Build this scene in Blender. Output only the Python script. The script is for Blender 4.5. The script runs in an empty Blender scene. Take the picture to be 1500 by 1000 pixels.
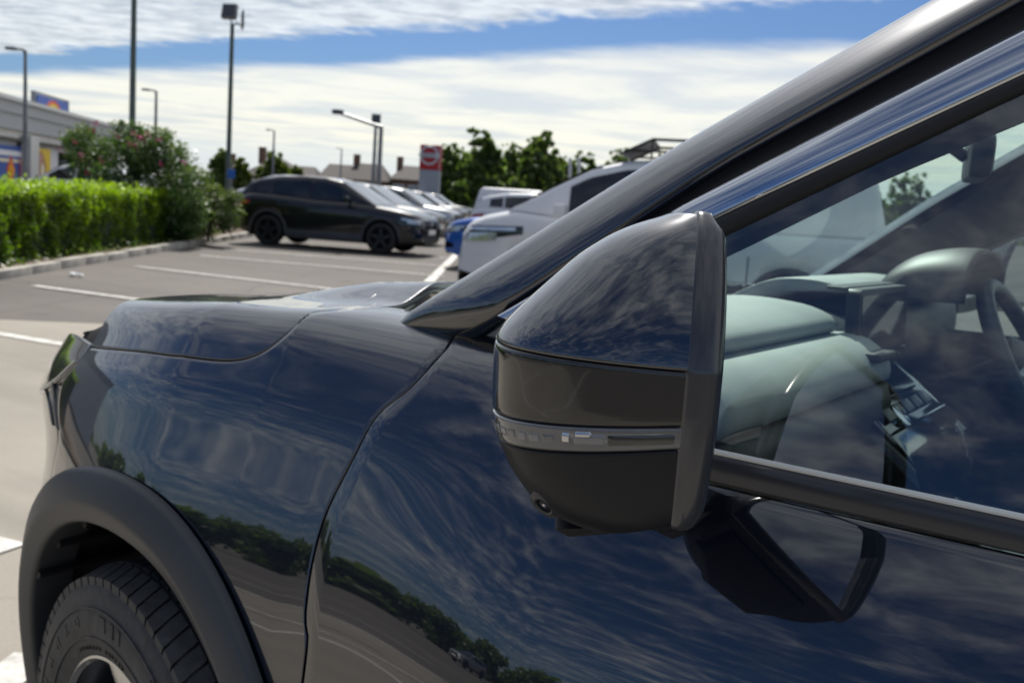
import bpy, bmesh, math, random
import numpy as np
from mathutils import Vector, Matrix
random.seed(7); rng = np.random.default_rng(11)
S = bpy.context.scene
COL = S.collection
R = math.radians
# ------------------------------------------------------------------ camera
PSI, TH, ROLL, F = R(35.1), R(7.85), R(3.895), 1450.0
CP = np.array([0.0, -0.763, 1.273])
_f = np.array([-math.sin(PSI)*math.cos(TH), math.cos(PSI)*math.cos(TH), -math.sin(TH)])
_r0 = np.array([math.cos(PSI), math.sin(PSI), 0.0]); _u0 = np.cross(_r0, _f)
_r = math.cos(ROLL)*_r0 + math.sin(ROLL)*_u0
_u = math.cos(ROLL)*_u0 - math.sin(ROLL)*_r0
cam = bpy.data.cameras.new('camera'); cam_o = bpy.data.objects.new('camera', cam); COL.objects.link(cam_o)
cam_o.matrix_world = Matrix(((_r[0], _u[0], -_f[0], CP[0]), (_r[1], _u[1], -_f[1], CP[1]), (_r[2], _u[2], -_f[2], CP[2]), (0, 0, 0, 1)))
cam.sensor_width = 36; cam.lens = 36*F/1500; cam.clip_start = 0.02; cam.clip_end = 3000
cam.dof.use_dof = True; cam.dof.focus_distance = 0.72; cam.dof.aperture_fstop = 12.0
S.camera = cam_o
# ------------------------------------------------------------------ sky and sun
SUN_AZ, SUN_EL = R(38), R(50)        # azimuth measured from +Y towards -X
W = bpy.data.worlds.new('World'); S.world = W; W.use_nodes = True
nt = W.node_tree; N = nt.nodes; L = nt.links
for n in list(N): N.remove(n)
def nd(t, **k):
    n = N.new(t)
    for a, b in k.items(): setattr(n, a, b)
    return n
def mth(op, a, b=None, c=None, clamp=False):
    n = nd('ShaderNodeMath', operation=op, use_clamp=clamp)
    for i, v in enumerate((a, b, c)):
        if v is None: continue
        if isinstance(v, (int, float)): n.inputs[i].default_value = v
        else: L.new(v, n.inputs[i])
    return n.outputs[0]
def sstep(x, lo, hi, a=0.0, b=1.0):
    n = nd('ShaderNodeMapRange', interpolation_type='SMOOTHSTEP')
    L.new(x, n.inputs['Value'])
    for k, v in (('From Min', lo), ('From Max', hi), ('To Min', a), ('To Max', b)): n.inputs[k].default_value = v
    return n.outputs[0]
def noise(v, scale, det=5, rough=.55, dist=0.0):
    n = nd('ShaderNodeTexNoise'); n.inputs['Scale'].default_value = scale; n.inputs['Detail'].default_value = det
    n.inputs['Roughness'].default_value = rough; n.inputs['Distortion'].default_value = dist
    L.new(v, n.inputs['Vector']); return n.outputs[0]
def cmix(f, a, b):
    n = nd('ShaderNodeMix', data_type='RGBA')
    if isinstance(f, (int, float)): n.inputs[0].default_value = f
    else: L.new(f, n.inputs[0])
    for i, v in ((6, a), (7, b)):
        if isinstance(v, tuple): n.inputs[i].default_value = (*v, 1)
        else: L.new(v, n.inputs[i])
    return n.outputs[2]
tc = nd('ShaderNodeTexCoord')
rot = nd('ShaderNodeVectorRotate', rotation_type='Z_AXIS'); rot.inputs['Angle'].default_value = -PSI
L.new(tc.outputs['Generated'], rot.inputs['Vector'])
sp = nd('ShaderNodeSeparateXYZ'); L.new(rot.outputs[0], sp.inputs[0])
zz = mth('MAXIMUM', sp.outputs[2], 0.015)
uu = mth('DIVIDE', sp.outputs[0], zz); vv = mth('DIVIDE', sp.outputs[1], zz)
cb = nd('ShaderNodeCombineXYZ'); L.new(uu, cb.inputs[0]); L.new(vv, cb.inputs[1]); UV = cb.outputs[0]
n_big = noise(UV, 0.30, 3); n_mid = noise(UV, 0.9, 6, .62); n_fin = noise(UV, 4.6, 5, .62, .5)
st = nd('ShaderNodeMapping'); st.inputs['Scale'].default_value = (1.0, 1.35, 1); st.inputs['Rotation'].default_value = (0, 0, R(30))
L.new(UV, st.inputs['Vector'])
n_rip = noise(st.outputs[0], 4.2, 6, .62, .45)
s0 = mth('MULTIPLY_ADD', uu, 0.72, vv)
s1 = mth('ADD', s0, mth('MULTIPLY', mth('SUBTRACT', n_mid, .5), 1.1))
sA = mth('ADD', s1, mth('MULTIPLY', mth('SUBTRACT', n_fin, .5), 0.8))
sheetA = sstep(sA, 5.35, 5.75, 1, 0)
# away from the sheet's leading edge the cloud breaks up into ripples and wisps on blue
n_wisp = noise(st.outputs[0], 0.62, 7, .6, .9)
cov = sstep(s0, -2.2, 2.4, 0.06, 0.40)
brk = sstep(mth('ADD', mth('MULTIPLY_ADD', n_wisp, .55, mth('MULTIPLY', n_rip, .45)), cov), 0.47, 0.80)
A = mth('MULTIPLY', sheetA, brk)
n_veil = noise(st.outputs[0], 0.42, 6, .6, .6)
sB = mth('MULTIPLY_ADD', mth('SUBTRACT', n_big, .5), 1.7, s1)
sheetB = mth('MULTIPLY', sstep(sB, 6.45, 7.3), sstep(n_veil, .20, .46, .80, 1.0))
alpha = mth('MAXIMUM', A, sheetB)
sky = nd('ShaderNodeTexSky', sky_type='NISHITA'); sky.sun_disc = False
sky.sun_elevation = SUN_EL; sky.sun_rotation = -SUN_AZ; sky.air_density = 1.0; sky.dust_density = 0.6; sky.ozone_density = 2.5
shade = sstep(mth('MULTIPLY_ADD', n_rip, .62, mth('MULTIPLY', n_mid, .38)), .36, .62)
cA = cmix(shade, (3.2, 3.35, 3.6), (6.5, 6.55, 6.5))
vs = sstep(noise(UV, .55, 6, .6, .5), .34, .60)
cB = cmix(vs, (4.9, 5.0, 5.1), (7.2, 6.75, 5.75))
# low band: bluish haze under the veil
lowb = sstep(sp.outputs[2], .018, .062, 0.80, 0.0)
cB2 = cmix(lowb, cB, (4.3, 5.1, 6.1))
cc = cmix(sstep(s0, 5.8, 6.6), cA, cB2)
skc = cmix(1.0, sky.outputs[0], (.29, .39, .55)); skc.node.blend_type = 'MULTIPLY'
cl_ = cmix(1.0, cmix(.22, cc, sky.outputs[0]), (1, 1, 1)); cl_.node.blend_type = 'MULTIPLY'      # thin cloud lets the sky's own glow through
fin = cmix(alpha, skc, cl_)
bg = nd('ShaderNodeBackground'); bg.inputs['Strength'].default_value = 0.11
L.new(fin, bg.inputs['Color'])
wo = nd('ShaderNodeOutputWorld'); L.new(bg.outputs[0], wo.inputs['Surface'])
sun = bpy.data.lights.new('sun', 'SUN'); sun.energy = 4.6; sun.angle = R(.53); sun.color = (1, .95, .87)
sun_o = bpy.data.objects.new('sun', sun); COL.objects.link(sun_o)
sdir = Vector((-math.sin(SUN_AZ)*math.cos(SUN_EL), math.cos(SUN_AZ)*math.cos(SUN_EL), math.sin(SUN_EL)))
sun_o.rotation_euler = sdir.to_track_quat('Z', 'Y').to_euler(); sun_o.location = (0, 0, 60)
S.view_settings.view_transform = 'Standard'; S.view_settings.look = 'None'; S.view_settings.gamma = 1
S.view_settings.use_curve_mapping = False; S.view_settings.exposure = 0.33
S.render.engine = 'CYCLES'; S.cycles.use_denoising = True; S.cycles.max_bounces = 8; S.cycles.transparent_max_bounces = 16
S.cycles.caustics_reflective = False; S.cycles.caustics_refractive = False
# ------------------------------------------------------------------ helpers
def ray(px, py):
    d = _f*F + _r*(px-750) - _u*(py-500); return d/np.linalg.norm(d)
def hit(px, py, n, p0):
    """point where the line of sight through photo pixel (px,py) meets a plane"""
    d = ray(px, py); n = np.array(n, float); t = np.dot(np.array(p0, float)-CP, n)/np.dot(d, n); return CP+t*d
def gnd(px, py, z=0.0): return hit(px, py, (0, 0, 1), (0, 0, z))
def far(px, py, d):
    """point on the line of sight at depth d"""
    r_ = ray(px, py); return CP + r_*(d/np.dot(r_, _f))
def proj(P):
    v = np.asarray(P, float)-CP; z = v@_f
    return np.stack([750+F*(v@_r)/z, 500-F*(v@_u)/z], -1), z
def smooth(x, a, b):
    t = np.clip((np.asarray(x, float)-a)/(b-a), 0, 1); return t*t*(3-2*t)

def link(name, me, parent=None, mat=None, smooth_=False):
    o = bpy.data.objects.new(name, me); COL.objects.link(o)
    if parent is not None: o.parent = parent
    if mat is not None and not me.materials:
        for m in (mat if isinstance(mat, (list, tuple)) else [mat]): me.materials.append(m)
    if smooth_: me.polygons.foreach_set('use_smooth', [True]*len(me.polygons))
    return o
def pyd(name, V, Fc, mat, parent=None, smooth_=False):
    me = bpy.data.meshes.new(name)
    me.from_pydata([tuple(map(float, v)) for v in V], [], [tuple(int(i) for i in f) for f in Fc]); me.update()
    return link(name, me, parent, mat, smooth_)
def quads(nu, nv, cu=False, cv=False, off=0):
    f = []
    for i in range(nu if cu else nu-1):
        for j in range(nv if cv else nv-1):
            a, b = i, (i+1) % nu; c, d = j, (j+1) % nv
            f.append((off+a*nv+c, off+b*nv+c, off+b*nv+d, off+a*nv+d))
    return f
def grid(name, P, mat, parent=None, cu=False, cv=False, smooth_=True, flip=False):
    P = np.asarray(P, float); nu, nv = P.shape[:2]; fc = quads(nu, nv, cu, cv)
    if flip: fc = [f[::-1] for f in fc]
    return pyd(name, P.reshape(-1, 3), fc, mat, parent, smooth_)
class MB:
    """collects simple solids into ONE mesh"""
    def __init__(s): s.v = []; s.f = []; s.m = []
    def add(s, V, Fc, mi=0):
        o = len(s.v); s.v += [tuple(map(float, v)) for v in V]; s.f += [tuple(int(i)+o for i in f) for f in Fc]; s.m += [mi]*len(Fc); return s
    def box(s, lo, hi, mi=0, M=None):
        (x0, y0, z0), (x1, y1, z1) = lo, hi
        V = [(x0,y0,z0),(x1,y0,z0),(x1,y1,z0),(x0,y1,z0),(x0,y0,z1),(x1,y0,z1),(x1,y1,z1),(x0,y1,z1)]
        if M is not None: V = [tuple(M @ Vector(v)) for v in V]
        return s.add(V, [(3,2,1,0),(4,5,6,7),(0,1,5,4),(1,2,6,5),(2,3,7,6),(3,0,4,7)], mi)
    def tube(s, path, r, n=10, mi=0, cap=True):
        path = [Vector(p) for p in path]; rr = r if isinstance(r, (list, tuple)) else [r]*len(path)
        V = []; ref = None
        for i, p in enumerate(path):
            t = (path[min(i+1, len(path)-1)]-path[max(i-1, 0)]).normalized()
            if ref is None: ref = Vector((0, 0, 1)) if abs(t.z) < .9 else Vector((1, 0, 0))
            b = t.cross(ref).normalized(); c = b.cross(t)
            ref = c
            for k in range(n):
                a = 2*math.pi*k/n; V.append(p+(b*math.cos(a)+c*math.sin(a))*rr[i])
        fc = quads(len(path), n, cv=True)
        if cap: fc += [tuple(range(n)), tuple(range(len(path)*n-1, (len(path)-1)*n-1, -1))]
        return s.add(V, fc, mi)
    def lathe(s, prof, o, ax, n=24, mi=0):
        """prof: (radius, along) pairs round axis ax at o"""
        o = Vector(o); ax = Vector(ax).normalized(); b = ax.orthogonal().normalized(); c = ax.cross(b); V = []
        for r_, h in prof:
            for k in range(n):
                a = 2*math.pi*k/n; V.append(o+ax*h+(b*math.cos(a)+c*math.sin(a))*r_)
        return s.add(V, quads(len(prof), n, cv=True), mi)
    def prism(s, poly, d0, d1, fn, mi=0):
        """closed 2-D polygon swept from d0 to d1; fn(a,b,d) gives the point"""
        n = len(poly); V = [fn(a, b, d0) for a, b in poly]+[fn(a, b, d1) for a, b in poly]
        fc = [(i, (i+1) % n, n+(i+1) % n, n+i) for i in range(n)]+[tuple(range(n))[::-1], tuple(range(n, 2*n))]
        return s.add(V, fc, mi)
    def build(s, name, mat, parent=None, smooth_=False, bevel=0, seg=2):
        me = bpy.data.meshes.new(name); me.from_pydata(s.v, [], s.f)
        me.polygons.foreach_set('material_index', s.m); me.update()
        bm = bmesh.new(); bm.from_mesh(me); bmesh.ops.recalc_face_normals(bm, faces=bm.faces)
        if bevel:
            es = [e for e in bm.edges if e.is_manifold and e.calc_face_angle(0) > .5]
            bmesh.ops.bevel(bm, geom=es, offset=bevel, segments=seg, affect='EDGES', profile=.6, clamp_overlap=True)
        bm.to_mesh(me); bm.free()
        o = link(name, me, parent, mat)
        if smooth_ or bevel:
            me.polygons.foreach_set('use_smooth', [True]*len(me.polygons))
            try: me.set_sharp_from_angle(angle=R(38))
            except Exception: pass
        return o
def empty(name, loc=(0, 0, 0), rz=0.0):
    o = bpy.data.objects.new(name, None); COL.objects.link(o); o.location = tuple(map(float, loc)); o.rotation_euler = (0, 0, rz)
    o.empty_display_size = .2; return o
def tag(o, label=None, cat=None, group=None, kind=None):
    for k, v in (('label', label), ('category', cat), ('group', group), ('kind', kind)):
        if v: o[k] = v
    return o
def copy_tree(o, parent=None):
    c = o.copy(); COL.objects.link(c)
    if parent is not None: c.parent = parent
    for ch in list(o.children): copy_tree(ch, c)
    return c
# ------------------------------------------------------------------ materials
class Mt:
    def __init__(s, name):
        s.m = bpy.data.materials.new(name); s.m.use_nodes = True; s.t = s.m.node_tree
        s.b = s.t.nodes['Principled BSDF']
    def n(s, t, **k):
        x = s.t.nodes.new(t)
        for a, b in k.items(): setattr(x, a, b)
        return x
    def l(s, a, b): s.t.links.new(a, b)
    def set(s, **k):
        for a, b in k.items():
            i = s.b.inputs[a.replace('_', ' ')]
            i.default_value = (*b, 1) if isinstance(b, tuple) else b
        return s
    def noise(s, scale, det=4, rough=.55, src='Object', stretch=None, dist=0):
        tcn = s.n('ShaderNodeTexCoord'); v = tcn.outputs[src]
        if stretch:
            mp = s.n('ShaderNodeMapping'); mp.inputs['Scale'].default_value = stretch; s.l(v, mp.inputs[0]); v = mp.outputs[0]
        x = s.n('ShaderNodeTexNoise'); x.inputs['Scale'].default_value = scale; x.inputs['Detail'].default_value = det; x.inputs['Roughness'].default_value = rough
        x.inputs['Distortion'].default_value = dist
        s.l(v, x.inputs['Vector']); return x.outputs[0]
    def ramp(s, f, *st):
        r_ = s.n('ShaderNodeValToRGB'); e = r_.color_ramp.elements
        while len(e) < len(st): e.new(.5)
        for i, (p, c) in enumerate(st): e[i].position = p; e[i].color = (*c, 1) if isinstance(c, tuple) else (c, c, c, 1)
        s.l(f, r_.inputs[0]); return r_.outputs[0]
    def mix(s, f, a, b, bt='MIX'):
        x = s.n('ShaderNodeMix', data_type='RGBA', blend_type=bt)
        if isinstance(f, (int, float)): x.inputs[0].default_value = f
        else: s.l(f, x.inputs[0])
        for i, v in ((6, a), (7, b)):
            if isinstance(v, tuple): x.inputs[i].default_value = (*v, 1)
            else: s.l(v, x.inputs[i])
        return x.outputs[2]
    def base(s, c): s.l(c, s.b.inputs['Base Color']); return s
    def bump(s, h, st=.2, d=.01):
        x = s.n('ShaderNodeBump'); x.inputs['Strength'].default_value = st; x.inputs['Distance'].default_value = d
        s.l(h, x.inputs['Height']); s.l(x.outputs[0], s.b.inputs['Normal']); return s
def plain(name, col, rough=.5, metal=0.0, var=.0, scale=8, **k):
    m = Mt(name); m.set(Base_Color=col, Roughness=rough, Metallic=metal, **k)
    if var:
        nz = m.noise(scale); lo = tuple(c*(1-var) for c in col); hi = tuple(min(1, c*(1+var)) for c in col)
        m.base(m.ramp(nz, (.3, lo), (.7, hi)))
    return m.m
def carpaint(name, col, metal=.0, rough=.35, ior=1.5):
    m = Mt(name); m.set(Base_Color=col, Roughness=rough, Metallic=metal, Coat_Weight=1.0, Coat_Roughness=.015, Coat_IOR=ior, Specular_IOR_Level=.25)
    nz = m.noise(3.0, 6, .65); m.l(m.ramp(nz, (.35, .008), (.8, .035)), m.b.inputs['Coat Roughness'])
    return m.m
def glassmat(name, tint, refl=1.0, f0=.10, fg=.9):
    m = Mt(name); t = m.t; t.nodes.remove(m.b)
    tr = m.n('ShaderNodeBsdfTransparent'); tr.inputs[0].default_value = (*tint, 1)
    gl = m.n('ShaderNodeBsdfGlossy'); gl.inputs['Roughness'].default_value = .0; gl.inputs[0].default_value = (refl, refl, refl, 1)
    ge = m.n('ShaderNodeNewGeometry'); dt_ = m.n('ShaderNodeVectorMath', operation='DOT_PRODUCT'); m.l(ge.outputs['Incoming'], dt_.inputs[0]); m.l(ge.outputs['Normal'], dt_.inputs[1])
    def mm_(op, a, b):
        x = m.n('ShaderNodeMath', operation=op)
        for i, v in enumerate((a, b)):
            if v is None: continue
            if isinstance(v, (int, float)): x.inputs[i].default_value = v
            else: m.l(v, x.inputs[i])
        return x.outputs[0]
    om = mm_('SUBTRACT', 1.0, mm_('ABSOLUTE', dt_.outputs['Value'], None))       # two-faced pane: Schlick's curve
    class fr: outputs = [mm_('ADD', f0, mm_('MULTIPLY', mm_('POWER', om, 5.0), fg))]
    mx = m.n('ShaderNodeMixShader'); m.l(fr.outputs[0], mx.inputs[0]); m.l(tr.outputs[0], mx.inputs[1]); m.l(gl.outputs[0], mx.inputs[2])
    m.l(mx.outputs[0], t.nodes['Material Output'].inputs['Surface']); return m.m
M = {}
M['navy'] = carpaint('navy_paint', (.0035, .0065, .016), .4, .30, 2.0)
M['gloss_black'] = plain('gloss_black', (.006, .006, .007), .08, Coat_Weight=.6, Coat_Roughness=.02)
def trim_plastic(name, col, rough, bs=220, st=.12):
    m = Mt(name); m.set(Base_Color=col, Roughness=rough); nz = m.noise(bs, 2); m.bump(nz, st, .0006)
    big = m.noise(4, 4); m.base(m.ramp(big, (.3, tuple(c*.85 for c in col)), (.75, tuple(c*1.2 for c in col)))); return m.m
M['trim'] = trim_plastic('charcoal_plastic', (.040, .043, .050), .45)
M['moulding'] = trim_plastic('satin_moulding', (.035, .037, .045), .20, 300, .03)
M['trim_dark'] = trim_plastic('dark_plastic', (.012, .013, .015), .5)
M['trim_satin'] = trim_plastic('satin_plastic', (.035, .037, .042), .30, 300, .05)
M['rubber'] = plain('rubber', (.012, .012, .013), .6, var=.2)
M['void'] = plain('shut_gap', (.002, .002, .003), .9)
M['chrome'] = plain('bright_trim', (.55, .58, .62), .07, 1.0)
M['brushed'] = plain('machined_alloy', (.62, .62, .62), .22, 1.0)
M['alloy_dark'] = plain('dark_alloy', (.03, .035, .045), .3, .4)
M['glass'] = glassmat('clear_glass', (.80, .91, .89), 1.0, .14)
M['screen_glass'] = glassmat('windscreen_glass', (.82, .94, .90), 1.0, .05, .45)
M['dash'] = trim_plastic('grey_soft_plastic', (.36, .38, .365), .55, 120, .15)
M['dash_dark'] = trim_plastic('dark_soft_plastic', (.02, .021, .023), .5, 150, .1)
M['lens'] = plain('clear_lens', (.12, .12, .122), .10, Coat_Weight=1.0, Coat_Roughness=.01)
M['led'] = plain('reflector', (.55, .56, .57), .15, .9)
M['glint_lip'] = plain('sunlit_seal_lip', (.72, .74, .72), .5)  # pale colour paints the sun's bright line along the belt moulding
M['mirror'] = plain('mirror_glass', (.8, .82, .85), .0, 1.0)
# ================================================================== the dark blue car in the foreground
# car frame: -X is forward, +Y across to the driver's side, Z up
HALF = 0.92
def _prof(ts, ta):
    S_ = np.linspace(0, 1.8, 721); A_ = np.interp(S_, ts, np.radians(ta)); k_ = np.ones(9)/9; A_ = np.convolve(np.pad(A_, 4, 'edge'), k_, 'valid')
    y = np.concatenate([[0], np.cumsum(np.sin((A_[1:]+A_[:-1])/2)*np.diff(S_))]); z = np.concatenate([[0], np.cumsum(np.cos((A_[1:]+A_[:-1])/2)*np.diff(S_))])
    return S_, y-y.min(), z+.285
# girth profiles (skin tilt in degrees along the girth): wing with its shoulder, door with a nearly even lean
_S, _Y, _Z = _prof([0, .14, .28, .39, .48, .56, .62, .66, .69, .72, .745, .79, .82, .85, .88, .92, 1.1, 1.8], [-12, -6, 1, 6, 12, 16.5, 19, 17.5, 17, 22, 32, 29, 33, 54, 76, 88, 91, 91.5])
_S2, _Y2, _Z2 = _prof([0, .14, .28, .39, .48, .54, .60, .66, .72, .765, .80, .83, .86, .90, 1.1, 1.8], [-12, -6, 1, 6.5, 13, 17, 21.5, 25, 27, 28, 31, 38, 54, 76, 91, 91.5])
_Y2 -= np.interp(.765, _S2, _Y2)-.094
def body(x, s):
    """point of the near-side body skin at station x, girth parameter s"""
    x = np.asarray(x, float); s = np.asarray(s, float); w_ = smooth(x, -.88, -.50)
    y = np.interp(s, _S, _Y)*(1-w_)+np.interp(s, _S2, _Y2)*w_; z = np.interp(s, _S, _Z)*(1-w_)+np.interp(s, _S2, _Z2)*w_
    y = y + (.55-.17*smooth(z, .74, .95))*np.maximum(0, -1.165-x)**2 + 1.2*np.maximum(0, -1.78-x)**2 + .008*(x+.3)**2
    d = np.interp(x, [-2.4, -2.1, -1.9, -1.72, -1.55, -1.38, -1.2, -1.0, 9], [-.40, -.20, -.115, -.068, -.045, -.028, -.010, 0, 0])
    z = z + d*smooth(z, .70, 1.07)
    z = z - .075*smooth(-x, 1.55, 1.72)*smooth(s, .80, .92) - .008*smooth(s, .84, .92)*smooth(-x, .9, 1.1)
    return np.stack([x+0*y, y, z+0*x], -1)
def bodyn(x, s):
    e = 1e-3
    dx = body(x+e, s)-body(x-e, s); ds = body(x, s+e)-body(x, s-e)
    n = np.cross(dx, ds); n = n/np.linalg.norm(n, axis=-1, keepdims=True)
    return n            # outward: towards -Y / +Z
_n = bodyn(-.5, .3)
NS = -1.0 if _n[1] > 0 else 1.0
def skin(x, s, off=0.0):
    n = bodyn(x, s)*NS; return body(x, s)+n*np.asarray(off)[..., None] if np.ndim(off) else body(x, s)+n*off
_gx, _gs = np.meshgrid(np.linspace(-2.3, .3, 601), np.linspace(0, 1.2, 391), indexing='ij')
_gp, _gz = proj(body(_gx, _gs))
def xs(px, py):
    """(x, s) of the skin seen through photo pixel"""
    d = np.hypot(_gp[..., 0]-px, _gp[..., 1]-py); d = np.where(_gz < .1, 1e9, d)+_gz*12
    i, j = np.unravel_index(np.argmin(d), d.shape); q = np.array([_gx[i, j], _gs[i, j]])
    for _ in range(6):
        p0 = proj(body(*q))[0]; e = 2e-4
        J = np.stack([(proj(body(q[0]+e, q[1]))[0]-p0)/e, (proj(body(q[0], q[1]+e))[0]-p0)/e], 1)
        try: dq = np.linalg.solve(J, np.array([px, py])-p0)
        except Exception: break
        q = q+np.clip(dq, -.01, .01)
    return q
def resample(P, n):
    P = np.asarray(P, float); d = np.concatenate([[0], np.cumsum(np.hypot(*np.diff(P, axis=0).T))]); t = np.linspace(0, d[-1], n)
    return np.stack([np.interp(t, d, P[:, 0]), np.interp(t, d, P[:, 1])], -1)
def spline(P, n=60):
    """Catmull-Rom through 2-D points, evenly resampled"""
    P = np.asarray(P, float); Q = np.vstack([2*P[0]-P[1], P, 2*P[-1]-P[-2]]); out = []
    for i in range(1, len(Q)-2):
        t = np.linspace(0, 1, 14, endpoint=False)[:, None]; a, b, c, d = Q[i-1], Q[i], Q[i+1], Q[i+2]
        out.append(.5*((2*b)+(c-a)*t+(2*a-5*b+4*c-d)*t**2+(3*b-3*c+d-a)*t**3))
    out.append(P[-1:]); return resample(np.vstack(out), n)
def coons(bot, top, left, right):
    """bot/top run left to right, left/right run bottom to top, all (n,2)/(m,2)"""
    n, m = len(bot), len(left); u = np.linspace(0, 1, n)[:, None, None]; v = np.linspace(0, 1, m)[None, :, None]
    return ((1-v)*bot[:, None]+v*top[:, None]+(1-u)*left[None]+u*right[None]
            -((1-u)*(1-v)*bot[0]+u*(1-v)*bot[-1]+(1-u)*v*top[0]+u*v*top[-1]))
def relax(Q, it=900):
    """elliptic (Winslow) smoothing: unfolds the transfinite grid, edges kept"""
    Q = Q.copy()
    for _ in range(it):
        c = Q[1:-1, 1:-1]; xe = (Q[2:, 1:-1]-Q[:-2, 1:-1])/2; xn = (Q[1:-1, 2:]-Q[1:-1, :-2])/2
        al = (xn**2).sum(-1, keepdims=True); ga = (xe**2).sum(-1, keepdims=True); be = (xe*xn).sum(-1, keepdims=True)
        cr = Q[2:, 2:]-Q[2:, :-2]-Q[:-2, 2:]+Q[:-2, :-2]
        nw = (al*(Q[2:, 1:-1]+Q[:-2, 1:-1])+ga*(Q[1:-1, 2:]+Q[1:-1, :-2])-.5*be*cr)/np.maximum(2*(al+ga), 1e-12)
        Q[1:-1, 1:-1] = c+.9*(nw-c)
    return Q
def panel(name, Q, mat, parent, lift=0.0, lips=(1, 1, 1, 1), lip=.014):
    """skin panel over (x,s) grid Q with turned-in edges on the chosen sides (left, right, bottom, top)"""
    n, m = Q.shape[:2]; off = np.full((n, m), lift)
    def grow(Q, off, side):
        if side in (0, 1):
            e = Q[0:1] if side == 0 else Q[-1:]; i = Q[1:2] if side == 0 else Q[-2:-1]; o = off[0:1] if side == 0 else off[-1:]
        else:
            e = Q[:, 0:1] if side == 2 else Q[:, -1:]; i = Q[:, 1:2] if side == 2 else Q[:, -2:-1]; o = off[:, 0:1] if side == 2 else off[:, -1:]
        d = e-i; d = d/np.maximum(np.linalg.norm(d, axis=-1, keepdims=True), 1e-6)
        st = [(d*.0010, -.0004), (d*.0018, -.0016), (d*.0020, -lip)]
        for dd, oo in st:
            q, f = e+dd, o+oo
            if side == 0: Q, off = np.concatenate([q, Q]), np.concatenate([f, off])
            elif side == 1: Q, off = np.concatenate([Q, q]), np.concatenate([off, f])
            elif side == 2: Q, off = np.concatenate([q, Q], 1), np.concatenate([f, off], 1)
            else: Q, off = np.concatenate([Q, q], 1), np.concatenate([off, f], 1)
        return Q, off
    for k in (2, 3, 0, 1):
        if lips[k]: Q, off = grow(Q, off, k)
    P = skin(Q[..., 0], Q[..., 1], off)
    return grid(name, P, mat, parent, flip=True)
GAP = .0028
car = tag(empty('car', (-.2, HALF, 0)), 'glossy dark navy blue car in the foreground, seen past its near door mirror', 'car')
car_off = Vector((-.2, HALF, 0))
class _P: pass
def cadopt(o):     # geometry is written in the car frame; hang it on the car's base
    o.parent = car; o.matrix_parent_inverse = Matrix.Translation(-car_off); return o
def cpart(o, parent=None):
    if parent is None: return cadopt(o)
    o.parent = parent; return o
XW, ZW, RA = -1.237, .388, .461   # arch centre
WX, WZ = -1.187, .352        # wheel centre, arch radius
def arch(th, r): return XW+r*np.cos(th), ZW+r*np.sin(th)
def s_of_z(x, z):
    ss = np.linspace(0, .9, 400); out = []
    for a, b in zip(np.atleast_1d(x), np.atleast_1d(z)):
        zz_ = body(np.full(400, a), ss)[:, 2]; out.append(np.interp(b, zz_, ss))
    return np.array(out)
# --- shut lines read off the picture
sh = [xs(*p) for p in [(680, 473), (660, 500), (640, 525), (600, 569), (555, 605), (520, 665), (480, 745), (458, 820), (447, 900), (443, 1000)]]
sh.append(np.array([sh[-1][0]-.005, 0.0])); SHUT = spline(sh, 70)[::-1]       # bottom -> top
sm = [xs(*p) for p in [(133, 508), (200, 514), (260, 521), (330, 528), (372, 521), (403, 503), (432, 478), (452, 459)]]
q_ = sm[-1]; sm += [np.array([q_[0]+.03, .90]), np.array([q_[0]+.06, .96])]
SEAM = spline(sm, 70)
xa, sa = SEAM[-1]; xb, sb = SHUT[-1]
TOPE = np.array([[xa+(xb-xa)*t, sa+(sb-sa)*t*t] for t in np.linspace(0, 1, 30)])   # wing's inner edge by the windscreen
# --- wing
th = np.linspace(R(-8), R(128), 60); ax_, az_ = arch(th, RA); as_ = s_of_z(ax_, az_)
ARC = np.stack([ax_, as_], -1)
lb = [ARC[-1]] + [xs(*p) for p in [(86, 645), (82, 600), (88, 560), (108, 535)]] + [SEAM[0]]
LEFT = spline(lb, 50)
xbot = ARC[0][0]
bot = np.vstack([ARC[::-1], [[xbot+.01, 0.02]], [[SHUT[0][0]-GAP, 0.0]]])
BOT = resample(bot, 110)
TOP = resample(np.vstack([SEAM+[0, -GAP], TOPE[1:]]), 110)
RIGHT = SHUT+[-GAP, 0]; TOP[-1] = RIGHT[-1]; BOT[-1] = RIGHT[0]; LEFT[0] = BOT[0]; LEFT[-1] = TOP[0]
wing = cpart(panel('front_wing', relax(coons(BOT, TOP, resample(LEFT, 64), resample(RIGHT, 64))), M['navy'], None))
# --- bonnet
nb = 90
lo_ = resample(SEAM+[0, GAP], nb)
hi_x = np.linspace(-2.15, -1.09, nb); rows = []
vv_ = np.concatenate([np.linspace(0, 1, 46)])
Qb = np.zeros((nb, len(vv_), 2))
for i in range(nb):
    x0, s0_ = lo_[i]; x1, s1_ = hi_x[i], 1.79
    s_v = s0_+(s1_-s0_)*vv_**1.6
    w = smooth(s_v, .85, 1.7)
    Qb[i, :, 0] = x0+(x1-x0)*w; Qb[i, :, 1] = s_v
bon = cpart(panel('bonnet', Qb, M['navy'], None, lips=(0, 1, 1, 0)))
co = np.empty(len(bon.data.vertices)*3); bon.data.vertices.foreach_get('co', co); co = co.reshape(-1, 3)
co[:, 1] = np.minimum(co[:, 1], HALF)
# the bonnet's rear edge sits proud of the wings across the middle, leaving a dark gap at its corner
co[:, 2] += .030*smooth(co[:, 0], -1.32, -1.06)*smooth(co[:, 1], .30, .42); bon.data.vertices.foreach_set('co', co.ravel()); bon.data.update()
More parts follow.
